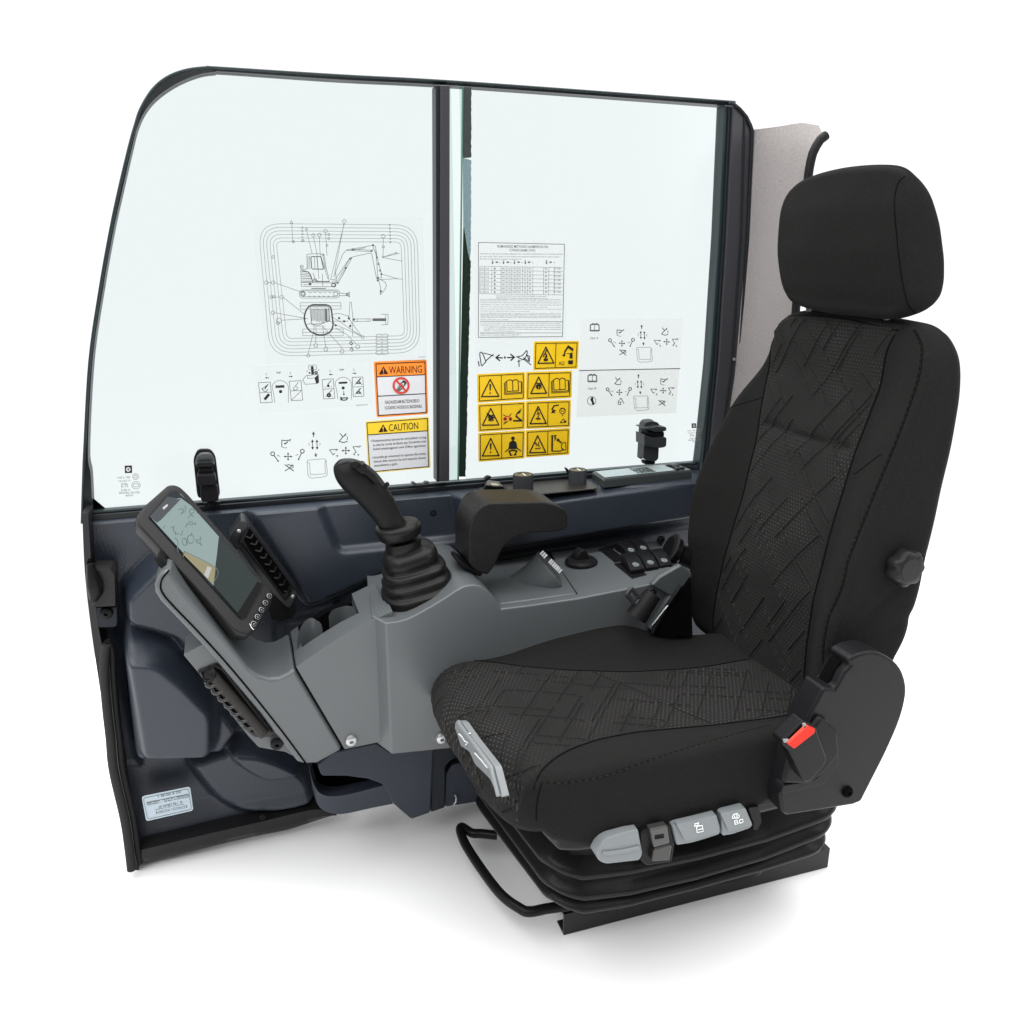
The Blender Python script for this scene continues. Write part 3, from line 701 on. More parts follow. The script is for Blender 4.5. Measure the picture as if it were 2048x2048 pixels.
# sloping cup/dial housing on the deck: cylinder cut at a slant
B0 = PL([(920, 780), (960, 800), (1040, 818), (1120, 815), (1195, 800), (1190, 775), (1080, 730), (1000, 738)], 'D', z=.5375)
c0 = U((1055, 790), 'D', z=.5375)
ax = np.array([.0, .35, .95]); ax /= np.linalg.norm(ax)
base = []; tp = []
pa, pb = U((1054, 650), 'D', y=1.325), U((1178, 790), 'D', y=1.325)
tc_ = (pa + pb) / 2; v1 = (pb - pa) / 2; v2 = np.array([.006, .036, .006])
bl_, br_ = U((922, 778), 'D', z=.5340), U((1200, 800), 'D', z=.5340)
for i in range(64):
    a_ = 2 * math.pi * i / 64
    bcn = (bl_ + br_) / 2 + np.array([0, .02, 0]); bx = (br_ - bl_) / 2
    base.append(bcn + bx * math.cos(a_) + np.array([0, .036, 0]) * math.sin(a_) - np.array([0, 0, .004]))
    tp.append(tc_ + v1 * math.cos(a_) + v2 * math.sin(a_))
mids = [[b * (1 - f) + t * f + (np.array([0, 0, -.006]) * math.sin(math.pi * f)) for b, t in zip(base, tp)] for f in (0, .06, .2, .4, .6, .8, .96, 1)]
loft('dial_housing', mids, GREY, con, sharp=70)
vf = []
random.seed(11)
pa, pb = U((1062, 648), 'D', y=1.322), U((1160, 745), 'D', y=1.322)
for i in range(12):
    t0 = i / 12; t1 = t0 + random.uniform(.035, .06)
    if i in (3, 4): continue
    a_ = pa * (1 - t0) + pb * t0; b_ = pa * (1 - t1) + pb * t1
    q = [a_, b_, b_ + [.006, 0, .006], a_ + [.006, 0, .006]]
    vf.append((q + [p + [0, .002, 0] for p in q], [(0, 1, 2, 3), (4, 5, 6, 7)[::-1], (0, 1, 5, 4), (1, 2, 6, 5), (2, 3, 7, 6), (3, 0, 4, 7)]))
multi('dial_scale', vf, WHITEP, con, smooth=False)

# rotary switch
rc = U((1262, 690), 'D', z=.5385)
rk = lathe('rotary_knob', rc, (0, 0, 1), [(.031, 0), (.031, .004), (.027, .0085), (0, .0085)], BLACKM, con, 36)
kn = [(1236, 690), (1240, 660), (1256, 632), (1276, 628), (1292, 640), (1304, 680), (1285, 705), (1244, 712)]
prism('knob_grip', PL(catmull([(1237, 708), (1240, 665), (1262, 634), (1282, 628), (1300, 655), (1308, 702)], 4) , 'D', y=rc[1] - .006), (-.004, .020, 0), BLACKM, rk, .004, 3)
# rocker switches
swb = PL([(1345, 625), (1430, 685), (1512, 668), (1425, 612)], 'D', z=.541)
prism('switch_bezel', PL([(1345, 622), (1425, 686), (1530, 668), (1600, 632), (1540, 590), (1425, 600)], 'D', z=.543), (0, 0, -.006), BLACK, con, .001)
prism('switch_bezel', PL([(1420, 692), (1508, 762), (1708, 726), (1712, 710), (1620, 655)], 'D', z=.543), (0, 0, -.006), BLACK, con, .001)
DISC = mat('switch_icon_grey', (.24, .27, .28), .5, .3)
def rocker(fl, fr, bl, br, h=.020, disc=None, lab=None):
    """plan corners in crop D at deck level; wedge high at the back"""
    P = [U(p, 'D', z=.5435) for p in (fl, fr, br, bl)]
    up = np.array([0, 0, 1])
    mid = [P[0] * .55 + P[3] * .45, P[1] * .55 + P[2] * .45]
    bmx = bmesh.new()
    side = lambda a, b, m_: [a, a + up * h * .35, m_ + up * h * .85, b + up * h * .95, b]
    L_ = side(P[0], P[3], mid[0]); R_ = side(P[1], P[2], mid[1])
    prism_bm(bmx, L_, R_)
    s_ = bm_out('rocker_switch', bmx, BLACK, con, .0014, 3)
    a = P[0] * .5 + P[1] * .5 + up * h * .35; b = (mid[0] + mid[1]) / 2 + up * h * .85
    c = a * .52 + b * .48
    nrm = np.cross(P[1] - P[0], b - a); nrm /= np.linalg.norm(nrm)
    if nrm[2] < 0: nrm = -nrm
    lathe('switch_icon', c + nrm * .0004, nrm, [(.0062, -.001), (.0062, .0004), (0, .0004)], DISC, s_, 28)
    vf = []
    for q in range(4):
        ang = q * 1.7 + c[0] * 90; d1 = np.array([math.cos(ang), math.sin(ang), 0]); d1 -= nrm * (d1 @ nrm)
        o = c + nrm * .0012 + d1 * .0018
        w = np.cross(nrm, d1) * .0005
        vf.append(([o - d1 * .0018 - w, o + d1 * .0014 - w, o + d1 * .0014 + w, o - d1 * .0018 + w], [(0, 1, 2, 3)]))
    ring = [c + nrm * .0011 + p for p in [v_ for v_ in circ((0, 0, 0), nrm, .0050, 20)]]
    tv = tube_vf(ring + [ring[0]], .0005, 4, False); vf.append(tv)
    multi('icon_mark', vf, BLACK, s_, smooth=False)
    return s_
rocker((1500, 744), (1570, 734), (1452, 690), (1518, 682))
rocker((1576, 732), (1638, 724), (1522, 682), (1582, 672))
rocker((1644, 722), (1702, 714), (1588, 671), (1650, 662))
rocker((1488, 666), (1542, 656), (1424, 628), (1480, 616), .018)
rocker((1548, 655), (1600, 646), (1486, 615), (1540, 606), .018)
# slanted bracket and belt parts at the rear of the console
prism('rear_bracket', PL([(1745, 700), (1800, 740), (1790, 830), (1610, 1028), (1590, 1010), (1690, 850), (1600, 800), (1640, 760)], 'D', y=1.222), (0, .014, 0), GREYD, con, .004)
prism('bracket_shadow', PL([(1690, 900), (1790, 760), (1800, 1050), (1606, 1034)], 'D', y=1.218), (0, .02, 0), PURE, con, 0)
tube('bracket_trim', PL([(1745, 800), (1675, 900), (1605, 1030)], 'D', y=1.214), .0035, BLACK, con, 8)
tube('belt_sleeve', PL([(1527, 952), (1560, 905), (1610, 838)], 'D', y=1.205), [.0195, .0180, .0150], BLACKM, con, 20)
vf = []
pa, pb = U((1604, 992), 'D', y=1.208), U((1672, 905), 'D', y=1.208)
for i in range(22):
    t0 = i / 22; a_ = pa * (1 - t0) + pb * t0; b_ = pa * (1 - t0 - .028) + pb * (t0 + .028); w = np.array([.004, 0, .003]) * random.uniform(.6, 1.3)
    vf.append(([a_, b_, b_ + w, a_ + w, a_ + [0, .002, 0], b_ + [0, .002, 0], b_ + w + [0, .002, 0], a_ + w + [0, .002, 0]], [(0, 1, 2, 3), (4, 5, 6, 7)[::-1], (0, 1, 5, 4), (1, 2, 6, 5), (2, 3, 7, 6), (3, 0, 4, 7)]))
multi('belt_label', vf, WHITEP, con, smooth=False)
lp = [(1480, 842), (1503, 812), (1548, 862), (1522, 894)]
lpp = PL(rp(lp, 6), 'D', y=1.205)
tube('belt_guide', lpp + [lpp[0]], .0038, mat('guide_dark', (.03, .03, .032), .35, .4), con, 8)
tube('guide_loop', PL([(1590, 835), (1595, 820), (1608, 816), (1618, 824), (1618, 840)], 'D', y=1.203), .003, BLACK, con, 8)
lathe('lever_socket', U((1722, 640), 'D', y=1.36), (.75, -.2, -.35), [(.026, -.02), (.028, 0), (.024, .004), (.019, .004), (.02, .05), (0, .05)], BLACK, con, 24)
lathe('socket_ring', U((1694, 616), 'D', y=1.352), (.75, -.2, -.35), [(.030, 0), (.030, .003), (.026, .003), (.026, 0)], DSTEEL, con, 28)
# screws on the covers
for p, y, m_, k in (((150, 1547), YC - .001, STEEL, 'D'), ((587, 1536), 1.2365, STEEL, 'D'), ((1142, 1787), 1.266, BLACK, 'C')):
    screw(U(p, k, y=y), (0, -1, 0), .0105, m_, con)
# lower vent with its housing, left of the front cover
prism('vent_housing', PL(rp([(625, 1295), (735, 1238), (830, 1305), (1300, 1890), (1190, 1832), (1042, 1806), (985, 1745), (705, 1390)], 10), 'C', y=1.275), (0, .07, 0), GREY, con, .004)
y0 = 1.272
VGL = mat('vent_gloss_black', (.016, .016, .016), .25, .5)
lv = prism('lower_air_vent', PL(rp([(700, 1385), (808, 1343), (855, 1362), (1128, 1725), (1118, 1750), (1015, 1752), (970, 1710), (890, 1600)], 16), 'C', y=y0), (0, .02, 0), mat('vent_bezel_black', (.012, .012, .012), .4, .35, bump=(500, .2, 'noise')), con, .0025)
prism('vent_recess', PL(rp([(722, 1398), (800, 1366), (838, 1382), (1098, 1722), (1010, 1728), (960, 1690)], 12), 'C', y=y0 - .001), (0, .004, 0), PURE, lv, 0)
a_, b_ = U((778, 1400), 'C', y=y0 - .003), U((1070, 1735), 'C', y=y0 - .003)
rl = []
for i in range(60):
    rl.append(.0085 + (.0007 if i % 2 else 0))
tube('vent_roller', [a_ * (1 - i / 59) + b_ * i / 59 for i in range(60)], rl, mat('roller_brown_black', (.022, .02, .018), .55, .25), lv, 16)
tube('vent_rim', [U(p, 'C', y=y0 - .001) for p in [(712, 1392), (808, 1354), (846, 1372), (1112, 1722)]], .0022, BLACK, lv, 8)
for i in range(7):
    t = i / 6.6
    o = np.array([745, 1445]) * (1 - t) + np.array([975, 1700]) * t
    pts = [o + [0, 0], o + [14, 22], o + [36, 26], o + [60, 12], o + [66, -6]]
    tube('vent_blade', catmull(PL(pts, 'C', y=y0 - .008), 4), [.0020] * 3 + [.0034] * 11 + [.0020] * 3, VGL, lv, 8)
lathe('vent_thumbwheel', U((765, 1402), 'C', y=y0 - .004), (-.6, -.6, .4), [(.012, -.004), (.013, 0), (.010, .003), (.009, .001), (.006, .004), (0, .004)], BLACKM, lv, 24)
screw(U((1077, 1727), 'C', y=y0 - .004), (0, -1, 0), .004, STEEL, lv)

# ================================================================ JOYSTICK
YJ = 1.325
js = empty('joystick', tuple(U((480, 850), 'D', y=YJ)), 'black joystick with a curved grip and a ribbed rubber boot on the grey console', 'joystick')
def sqring(c, u, v, a, b, e=3.2, n=48):
    out = []
    for i in range(n):
        t = 2 * math.pi * i / n; x = math.cos(t); y = math.sin(t)
        out.append(c + u * a * math.copysign(abs(x) ** (2 / e), x) + v * b * math.copysign(abs(y) ** (2 / e), y))
    return out
rg = [((305, 868), (655, 772), 1.0), ((303, 850), (657, 750), 1.03), ((318, 832), (628, 738), .93),
      ((303, 805), (616, 712), 1.0), ((316, 784), (590, 700), .93), ((303, 750), (596, 668), 1.0), ((318, 730), (560, 655), .92),
      ((305, 700), (560, 620), .98), ((310, 665), (540, 590), .96), ((330, 636), (490, 588), .8)]
loops = []
for L_, R2, s_ in rg:
    a = U(L_, 'D', y=YJ); b = U(R2, 'D', y=YJ); c = (a + b) / 2; u = (b - a); hw = np.linalg.norm(u) / 2; u /= 2 * hw
    v = np.array([0, 1., 0])
    loops.append(sqring(c, u, v, hw, hw * .98, 3.0))
sm = []
P = np.array(loops)
for j in range(P.shape[1]): sm.append(catmull(P[:, j], 5))
sm = np.array(sm).transpose(1, 0, 2)
base_l = [p + np.array([.0, 0, -.02]) for p in loops[0]]
loft('rubber_boot', [base_l] + [list(l) for l in sm], RUBBER, js, sharp=80)
nk = [((318, 640), (484, 590)), ((318, 600), (486, 560)), ((322, 585), (480, 548))]
def pairloft(name, pairs, k, y, dr, m, par, n=28, sub_=6, e=2.2, yo=None):
    A_ = [U(p[0], k, y=y) for p in pairs]; B_ = [U(p[1], k, y=y) for p in pairs]
    A2 = catmull(A_, sub_); B2 = catmull(B_, sub_); D2 = catmull([np.array([p[2] if len(p) > 2 else dr, p[3] if len(p) > 3 else 0.]) for p in pairs], sub_)
    loops = []
    for a, b, d in zip(A2, B2, D2):
        c = (a + b) / 2; u = b - a; hw = np.linalg.norm(u) / 2; u /= (2 * hw + 1e-9)
        loops.append(sqring(c + np.array([0, d[1], 0]), u, np.array([0, 1., 0]), hw, hw * d[0], e, n))
    return loft(name, loops, m, par, sharp=80)
pairloft('collar', [((330, 660), (480, 612)), ((318, 640), (486, 585)), ((318, 600), (487, 556))], 'D', YJ, 1, RUBBER, js)
pairloft('flange', [((300, 590), (470, 545)), ((285, 580), (484, 530)), ((268, 552), (487, 500)), ((267, 532), (482, 488)), ((280, 518), (468, 478)), ((305, 520), (440, 482))], 'D', YJ, .95, RUBBER, js, sub_=4)
pairloft('grip', [((302, 545), (416, 490), 1.0), ((288, 525), (404, 470), .95), ((262, 488), (380, 425), .85), ((236, 458), (352, 368), .8), ((200, 418), (320, 318), .78), ((160, 380), (282, 275), .78), ((118, 342), (232, 226), .82), ((84, 300), (178, 194), .85), ((68, 262), (132, 186), .82), ((65, 232), (100, 190), .75), ((70, 216), (84, 200), .5)], 'D', YJ, .8, BLACKM, js, e=2.3)
GR = mat('grip_top_grey', (.019, .021, .022), .42, .3, bump=(500, .25, 'noise'))
pairloft('grip_cap', [((352, 384), (362, 388), 1.0), ((322, 350), (342, 350), 1.3), ((282, 306), (312, 302), 1.4), ((235, 262), (268, 248), 1.25), ((180, 228), (216, 208), 1.15), ((130, 210), (162, 187), 1.1), ((96, 214), (118, 188), 1.0), ((82, 222), (90, 205), .7)], 'D', YJ - .006, 1.2, GR, js)
prism('thumb_rocker', PL(rp([(172, 240), (212, 210), (226, 216), (224, 262), (204, 262)], 4), 'D', y=YJ - .030), (0, .022, 0), BLACK, js, .0025)
prism('switch_slot', PL(rp([(140, 206), (180, 198), (290, 300), (272, 310), (225, 268), (150, 226)], 8), 'D', y=YJ - .0265), (0, .01, 0), BLACK, js, .002)
lathe('trigger_pin', U((321, 314), 'D', y=YJ - .012), (.6, -.2, .8), [(.0035, -.006), (.0035, .004), (.002, .005), (0, .005)], BLACK, js, 12)
# ================================================================ ARMREST
ar = empty('armrest', tuple(U((800, 745), 'D', y=1.31)), 'black grained hook-shaped armrest pad standing beside the joystick', 'armrest')
ao = rp([(718, 690, 20), (717, 520, 60), (775, 402, 90), (1105, 396, 60), (1198, 440, 60), (1198, 530, 40), (1130, 545, 30), (990, 548, 60), (890, 600, 60), (850, 700, 30), (812, 748, 8), (770, 742, 14), (745, 722, 10)], 20, 8)
prism('pad', PL(ao, 'D', y=1.285), (0, .092, 0), LEATH, ar, .013, 5, ang=50)
prism('hinge', PL([(668, 672), (700, 690), (790, 745), (775, 760), (720, 735), (664, 694)], 'D', y=1.30), (0, .05, 0), BLACK, ar, .003)

# ================================================================ DISPLAY MONITOR
nM = np.array([.40, -.66, .62]); nM /= np.linalg.norm(nM)
PM = U((1250, 1690), 'M', y=1.262)
mon = empty('display_monitor', tuple(U((800, 1500), 'M', y=1.3)), 'tilted black tablet-like monitor with painted pale reflections on its screen, mounted above the grey console end', 'monitor')
def onM(p, k='M', d=0):
    return UL(p, k, PM + nM * d, nM)
oln = rp([(168, 610, 60), (205, 470, 60), (480, 228, 60), (560, 240, 40), (640, 310, 60), (1485, 1270, 50), (1470, 1380, 40), (1310, 1652, 40), (1240, 1700, 60), (1130, 1672, 60)], 60, 6)
fr_ = [onM(p) for p in oln]
cen = sum(fr_) / len(fr_)
bk = [p - nM * .022 for p in fr_]
bk2 = [cen + (p - cen) * .93 - nM * .034 for p in fr_]
HOUS = mat('monitor_housing', (.0150, .0145, .015), .36, .18, bump=(700, .15, 'noise'))
bm = bmesh.new()
l0 = [cen + (p - cen) * .955 for p in fr_]
seq = [[bm.verts.new(tuple(p)) for p in L_] for L_ in (bk2, bk, [p - nM * .004 for p in fr_], [cen + (p - cen) * .985 - nM * .0005 for p in fr_], l0)]
for a, b in zip(seq[:-1], seq[1:]):
    for i in range(len(a)): bm.faces.new((a[i], a[(i + 1) % len(a)], b[(i + 1) % len(a)], b[i]))
bm.faces.new(seq[0][::-1]); bm.faces.new(seq[-1])
bm_out('housing', bm, HOUS, mon, 0, wn=False, sharp=60)
def slabM(name, pts, d, th, m, par, k='M', r=0, bev=0):
    q = rp(pts, r) if r else pts
    return prism(name, [onM(p, k, d) for p in q], nM * -th, m, par, bev)
bz = mat('bezel_gloss_black', (.007, .008, .009), .15, .12)
slabM('bezel', [(272, 540, 26), (480, 300, 40), (540, 288, 30), (625, 360, 40), (1385, 1180, 40), (1375, 1240, 30), (1215, 1530, 30), (1165, 1535, 30)], .0022, .002, bz, mon, r=30, bev=.0008)
slabM('screen_edge', [(1325, 1180), (1130, 1478), (1165, 1520, ), (1215, 1515), (1362, 1240), (1372, 1190)], .0030, .0006, mat('screen_edge_black', (.003, .003, .003), .2, .06), mon)
SCP = mat('reflection_pale', (.0, .0, .0), .15, .10, emit=((.30, .40, .385), .95))  # reflections in the monitor glass, painted as emission colours
SCD = mat('reflection_dark_green', (.0, .0, .0), .15, .10, emit=((.018, .030, .030), 1))
SCG = mat('reflection_grey', (.0, .0, .0), .15, .10, emit=((.075, .083, .095), 1))
SCT = mat('reflection_tan', (.0, .0, .0), .15, .10, emit=((.33, .29, .17), 1))
SCN = mat('reflection_navy', (.0, .0, .0), .15, .10, emit=((.012, .020, .030), 1))
REFL_SKETCH = mat('reflected_sketch', (.0, .0, .0), .3, .3, emit=((.12, .16, .16), 1))  # reflected decal outlines, painted as a dim glow
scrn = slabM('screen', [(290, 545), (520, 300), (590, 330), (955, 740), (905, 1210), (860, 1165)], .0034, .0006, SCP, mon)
slabM('reflection_region', [(288, 548), (462, 352), (560, 380), (590, 375), (400, 575), (358, 605)], .0040, .0004, SCG, scrn)
slabM('reflection_region', [(462, 352), (500, 300), (540, 292), (640, 385), (720, 460), (690, 440), (590, 366), (545, 372)], .0042, .0004, SCN, scrn)
slabM('reflection_region', [(957, 735), (1340, 1165), (1322, 1185), (1135, 1478), (905, 1215), (925, 1000), (950, 820)], .0040, .0004, SCD, scrn)
slabM('reflection_region', [(615, 885), (935, 1040), (905, 1190), (880, 1180), (610, 910)], .0040, .0004, SCT, scrn)
slabM('reflection_region', [(845, 1025), (885, 1042), (850, 1145), (812, 1112)], .0045, .0003, mat('reflection_pale_block', (0, 0, 0), .2, .4, emit=((.42, .43, .40), 1)), scrn)
slabM('reflection_region', [(410, 460), (455, 425), (466, 440), (422, 480)], .0046, .0003, mat('reflection_badge', (0, 0, 0), .2, .4, emit=((.55, .57, .58), 1)), scrn)
vf = []
random.seed(5)
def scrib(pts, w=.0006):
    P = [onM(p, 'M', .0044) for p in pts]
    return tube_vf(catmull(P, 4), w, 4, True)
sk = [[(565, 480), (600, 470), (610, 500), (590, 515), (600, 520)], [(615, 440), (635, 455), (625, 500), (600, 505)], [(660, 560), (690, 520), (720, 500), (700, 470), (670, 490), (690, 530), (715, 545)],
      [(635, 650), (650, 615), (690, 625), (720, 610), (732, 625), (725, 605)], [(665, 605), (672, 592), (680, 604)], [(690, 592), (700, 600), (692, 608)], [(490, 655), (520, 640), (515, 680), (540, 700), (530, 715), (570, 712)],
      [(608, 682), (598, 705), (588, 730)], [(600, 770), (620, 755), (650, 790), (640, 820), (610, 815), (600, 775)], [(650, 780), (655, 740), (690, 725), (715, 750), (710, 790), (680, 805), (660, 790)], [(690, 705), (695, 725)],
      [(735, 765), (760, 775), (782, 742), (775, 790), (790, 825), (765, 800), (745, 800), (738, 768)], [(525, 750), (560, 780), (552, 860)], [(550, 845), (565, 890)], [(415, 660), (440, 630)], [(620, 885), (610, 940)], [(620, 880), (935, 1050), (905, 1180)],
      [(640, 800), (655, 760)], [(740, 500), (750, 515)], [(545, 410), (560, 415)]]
multi('reflected_sketch', [scrib(s_) for s_ in sk], REFL_SKETCH, scrn)
slabM('button_strip', [(1452, 1290, 10), (1478, 1300, 10), (1300, 1655, 10), (1268, 1640, 8)], .0012, .0012, BLACK, mon, r=8, bev=.0004)
for (bx, by) in ((1440, 1316), (1402, 1383), (1364, 1451), (1326, 1519), (1288, 1585)):
    c = onM((bx, by), 'M', .0012)
    b_ = lathe('button', c, nM, [(.0052, -.001), (.0052, .0006), (.0046, .0012), (0, .0012)], BLACKM, mon, 20)
    ring = circ(c + nM * .0014, nM, .0041, 20)
    v1 = tube_vf(ring + [ring[0]], .0003, 4, False)
    r0 = circ(c + nM * .0014, nM, .0018, 6)
    multi('button_mark', [v1, tube_vf([r0[random.randint(0, 2)], c + nM * .0014, r0[random.randint(3, 5)]], .0003, 4)], STEEL, b_, smooth=False)
tube('strip_line', [onM(p, 'M', .0016) for p in [(1252, 1580), (1268, 1615), (1290, 1640)]], .0006, WHITEP, mon, 5)
tube('mount_arm', [onM((520, 900), 'M', -.05), onM((400, 975), 'M', -.034), onM((370, 950), 'M', -.036)], [.016, .012, .009], BLACKM, mon, 14)
prism('mount_clamp', PL(rp([(345, 975), (375, 925), (440, 985), (458, 1050), (440, 1072), (375, 1030)], 12), 'M', y=1.285), (0, .03, 0), BLACKM, mon, .003)
prism('mount_block', PL([(560, 1130), (700, 1120), (1150, 1600), (1100, 1700), (760, 1400)], 'M', y=1.33), (0, .04, 0), BLACKM, mon, .003)
# ================================================================ SEAT
seat = empty('operator_seat', (.65, 1.12, 0), 'black cloth operator seat with quilted centre panels, headrest and suspension bellows', 'seat')
def resample(P, n, closed=True):
    P = np.array(P, float); Q = np.vstack([P, P[:1]]) if closed else P
    d = np.r_[0, np.cumsum(np.linalg.norm(np.diff(Q, axis=0), axis=1))]
    t = np.linspace(0, d[-1], n + (1 if closed else 0))[:n]
    return np.stack([np.interp(t, d, Q[:, i]) for i in range(Q.shape[1])], 1)
def smoothstep(x): x = np.clip(x, 0, 1); return x * x * (3 - 2 * x)
def pillow(outline, ftop, fbot, rad, n=300, rings=26, arc=8, toW=None, botins=.012, side=10, bulge=0, center=None, under=None):
    """cushion over a closed plan outline (a,b): ftop/fbot give heights, rad = edge radius per point"""
    O = resample(outline, n); area2 = np.sum(O[:, 0] * np.roll(O[:, 1], -1) - np.roll(O[:, 0], -1) * O[:, 1])
    if area2 < 0: O = O[::-1]
    T = np.roll(O, -3, 0) - np.roll(O, 3, 0); T /= np.linalg.norm(T, axis=1)[:, None]
    N = np.stack([-T[:, 1], T[:, 0]], 1)          # inward
    c = np.array(center) if center is not None else O.mean(0)
    r = np.array([rad(a, b) for a, b in O])[:, None] if callable(rad) else np.full((n, 1), rad)
    ins = r.max()
    inner = O + N * r
    zt = lambda P: np.array(ftop(P[:, 0], P[:, 1]))[:, None]
    zb = np.array(fbot(O[:, 0], O[:, 1]))[:, None]
    ztin = zt(inner)
    un = np.array([under(a, b) for a, b in O])[:, None] if under else np.zeros((n, 1))
    L = []
    L.append(np.hstack([c + (O - c) * .5, zb + 0 * zb]))
    L.append(np.hstack([O + N * (botins * 1.2 + un), zb]))
    L.append(np.hstack([O + N * (botins * .35 + un), zb + botins * .35]))
    ztop_edge = ztin - r
    for i in range(side + 1):
        t = i / side
        zz = (zb + botins) * (1 - t) + ztop_edge * t
        L.append(np.hstack([O + N * (un * (1 - t) ** 1.4 - bulge * math.sin(math.pi * t)), zz]))
    for i in range(1, arc + 1):
        ph = math.pi / 2 * i / arc
        L.append(np.hstack([O + N * r * (1 - math.cos(ph)), ztop_edge + r * math.sin(ph)]))
    for i in range(1, rings):
        k = 1 - i / rings
        P = c + (inner - c) * k
        L.append(np.hstack([P, zt(P)]))
    V = np.vstack(L); Fc = []
    m = len(L)
    a = np.arange(n)
    for i in range(m - 1):
        Fc += [(i * n + j, i * n + (j + 1) % n, (i + 1) * n + (j + 1) % n, (i + 1) * n + j) for j in range(n)]
    V = np.vstack([V, [[c[0], c[1], float(zt(np.array([c]))[0, 0])]], [[c[0], c[1], float(zb.mean())]]])
    Fc += [((m - 1) * n + j, (m - 1) * n + (j + 1) % n, m * n) for j in range(n)]
    Fc += [((j + 1) % n, j, m * n + 1) for j in range(n)]
    W_ = np.array([toW(*v) for v in V]) if toW else V
    return W_, Fc
# ---------- backrest
zs = [.38, .51, .583, .623, .678, .758, .834, .899, .953, .978, 1.02]; xs = [.782, .790, .794, .804, .817, .838, .862, .884, .896, .902, .915]
zbk = [.38, .505, .54, .62, .74, .83, .90, .96, .985, 1.02]; xbk = [.90, .915, .932, .945, .955, .962, .967, .966, .960, .950]
TF = smt(zs, xs); TB = smt(zbk, xbk)
Xf = lambda z: np.interp(z, *TF); Xb = lambda z: np.interp(z, *TB)
def prof(z, Z, Y): return np.interp(z, Z, Y)
sLz = [.398, .44, .482, .584, .69, .767, .821, .874, .943, 1.0]; sLy = [1.24, 1.262, 1.262, 1.248, 1.247, 1.255, 1.272, 1.29, 1.302, 1.286]
sRz = [.40, .453, .511, .592, .658, .751, .813, .878, .958, 1.0]; sRy = [.985, .995, 1.000, 1.003, 1.010, 1.014, 1.020, 1.020, 1.016, 1.000]
sLz, sLy = smt(sLz, sLy); sRz, sRy = smt(sRz, sRy)
outl = [(.935, .40), (.918, .46), (.912, .52), (.912, .60), (.911, .70), (.910, .80), (.912, .90), (.918, .95), (.932, .982), (.955, 1.000), (1.00, 1.006), (1.10, 1.011), (1.20, 1.010), (1.252, 1.004), (1.288, .985), (1.318, .94), (1.338, .89), (1.360, .83), (1.372, .77), (1.384, .71), (1.388, .65), (1.372, .59), (1.356, .53), (1.348, .46), (1.33, .415), (1.28, .395), (1.1, .385), (.97, .385)]
outl = catmull(outl, 8, True)
def fback(y, z):
    y = np.asarray(y, float); z = np.asarray(z, float)
    L = prof(z, sLz, sLy); Rr = prof(z, sRz, sRy)
    xf = Xf(z) - .004
    rec = .030 * smoothstep((y - .925) / (Rr - .925)) * smoothstep((1.385 - y) / (1.385 - L))
    rec *= 1 - .55 * smoothstep((z - .90) / .09)
    mid_ = np.where((y > Rr) & (y < L), .006 * np.sin(math.pi * np.clip((y - Rr) / (L - Rr), 0, 1)), 0)      # panel crowns a little
    fold = (.005 * np.exp(-((z - .812) / .012) ** 2) + .0045 * np.exp(-((z - .812) / .0035) ** 2)) * smoothstep((y - Rr) / .02) * smoothstep((L - y) / .02)
    lumb = -.010 * np.exp(-((z - .66) / .09) ** 2) * smoothstep((y - Rr) / .05) * smoothstep((L - y) / .05)
    far = .008 * smoothstep((y - 1.33) / .06)
    return -(xf + rec - mid_ + fold + lumb + far)
def radb(y, z):
    if y < .96 and z < .97: return .010
    if z > .97: return .016
    return .026
V, Fc = pillow(outl, fback, lambda y, z: -Xb(z), radb, n=420, rings=30, arc=7, toW=lambda y, z, c: (-c, y, z), botins=.018, side=12, center=(1.13, .72))
def wr(P, amp=.0006):
    P = np.array(P, float)
    h = np.sin(P[:, 0] * 37 + P[:, 2] * 23) * np.sin(P[:, 1] * 31 + 1.3) + .6 * np.sin(P[:, 2] * 61 + P[:, 1] * 43)
    P[:, 0] += amp * h; P[:, 1] += amp * .6 * np.sin(P[:, 2] * 45 + P[:, 0] * 50); return P
V = wr(V)
# creases on the near side low down
d_ = np.exp(-((V[:, 2] - .60 - (V[:, 0] - .86) * .9) / .012) ** 2) * (V[:, 1] < .93) * smoothstep((.93 - V[:, 0]) / .05 )
V[:, 1] += .003 * d_
d_ = np.exp(-((V[:, 2] - .555 - (V[:, 0] - .86) * .3) / .010) ** 2) * (V[:, 1] < .93)
V[:, 1] += .003 * d_
back = mk('backrest', V, Fc, SEATF, seat)
bvb = BVHTree.FromPolygons([Vector(v) for v in V], [list(f) for f in Fc])
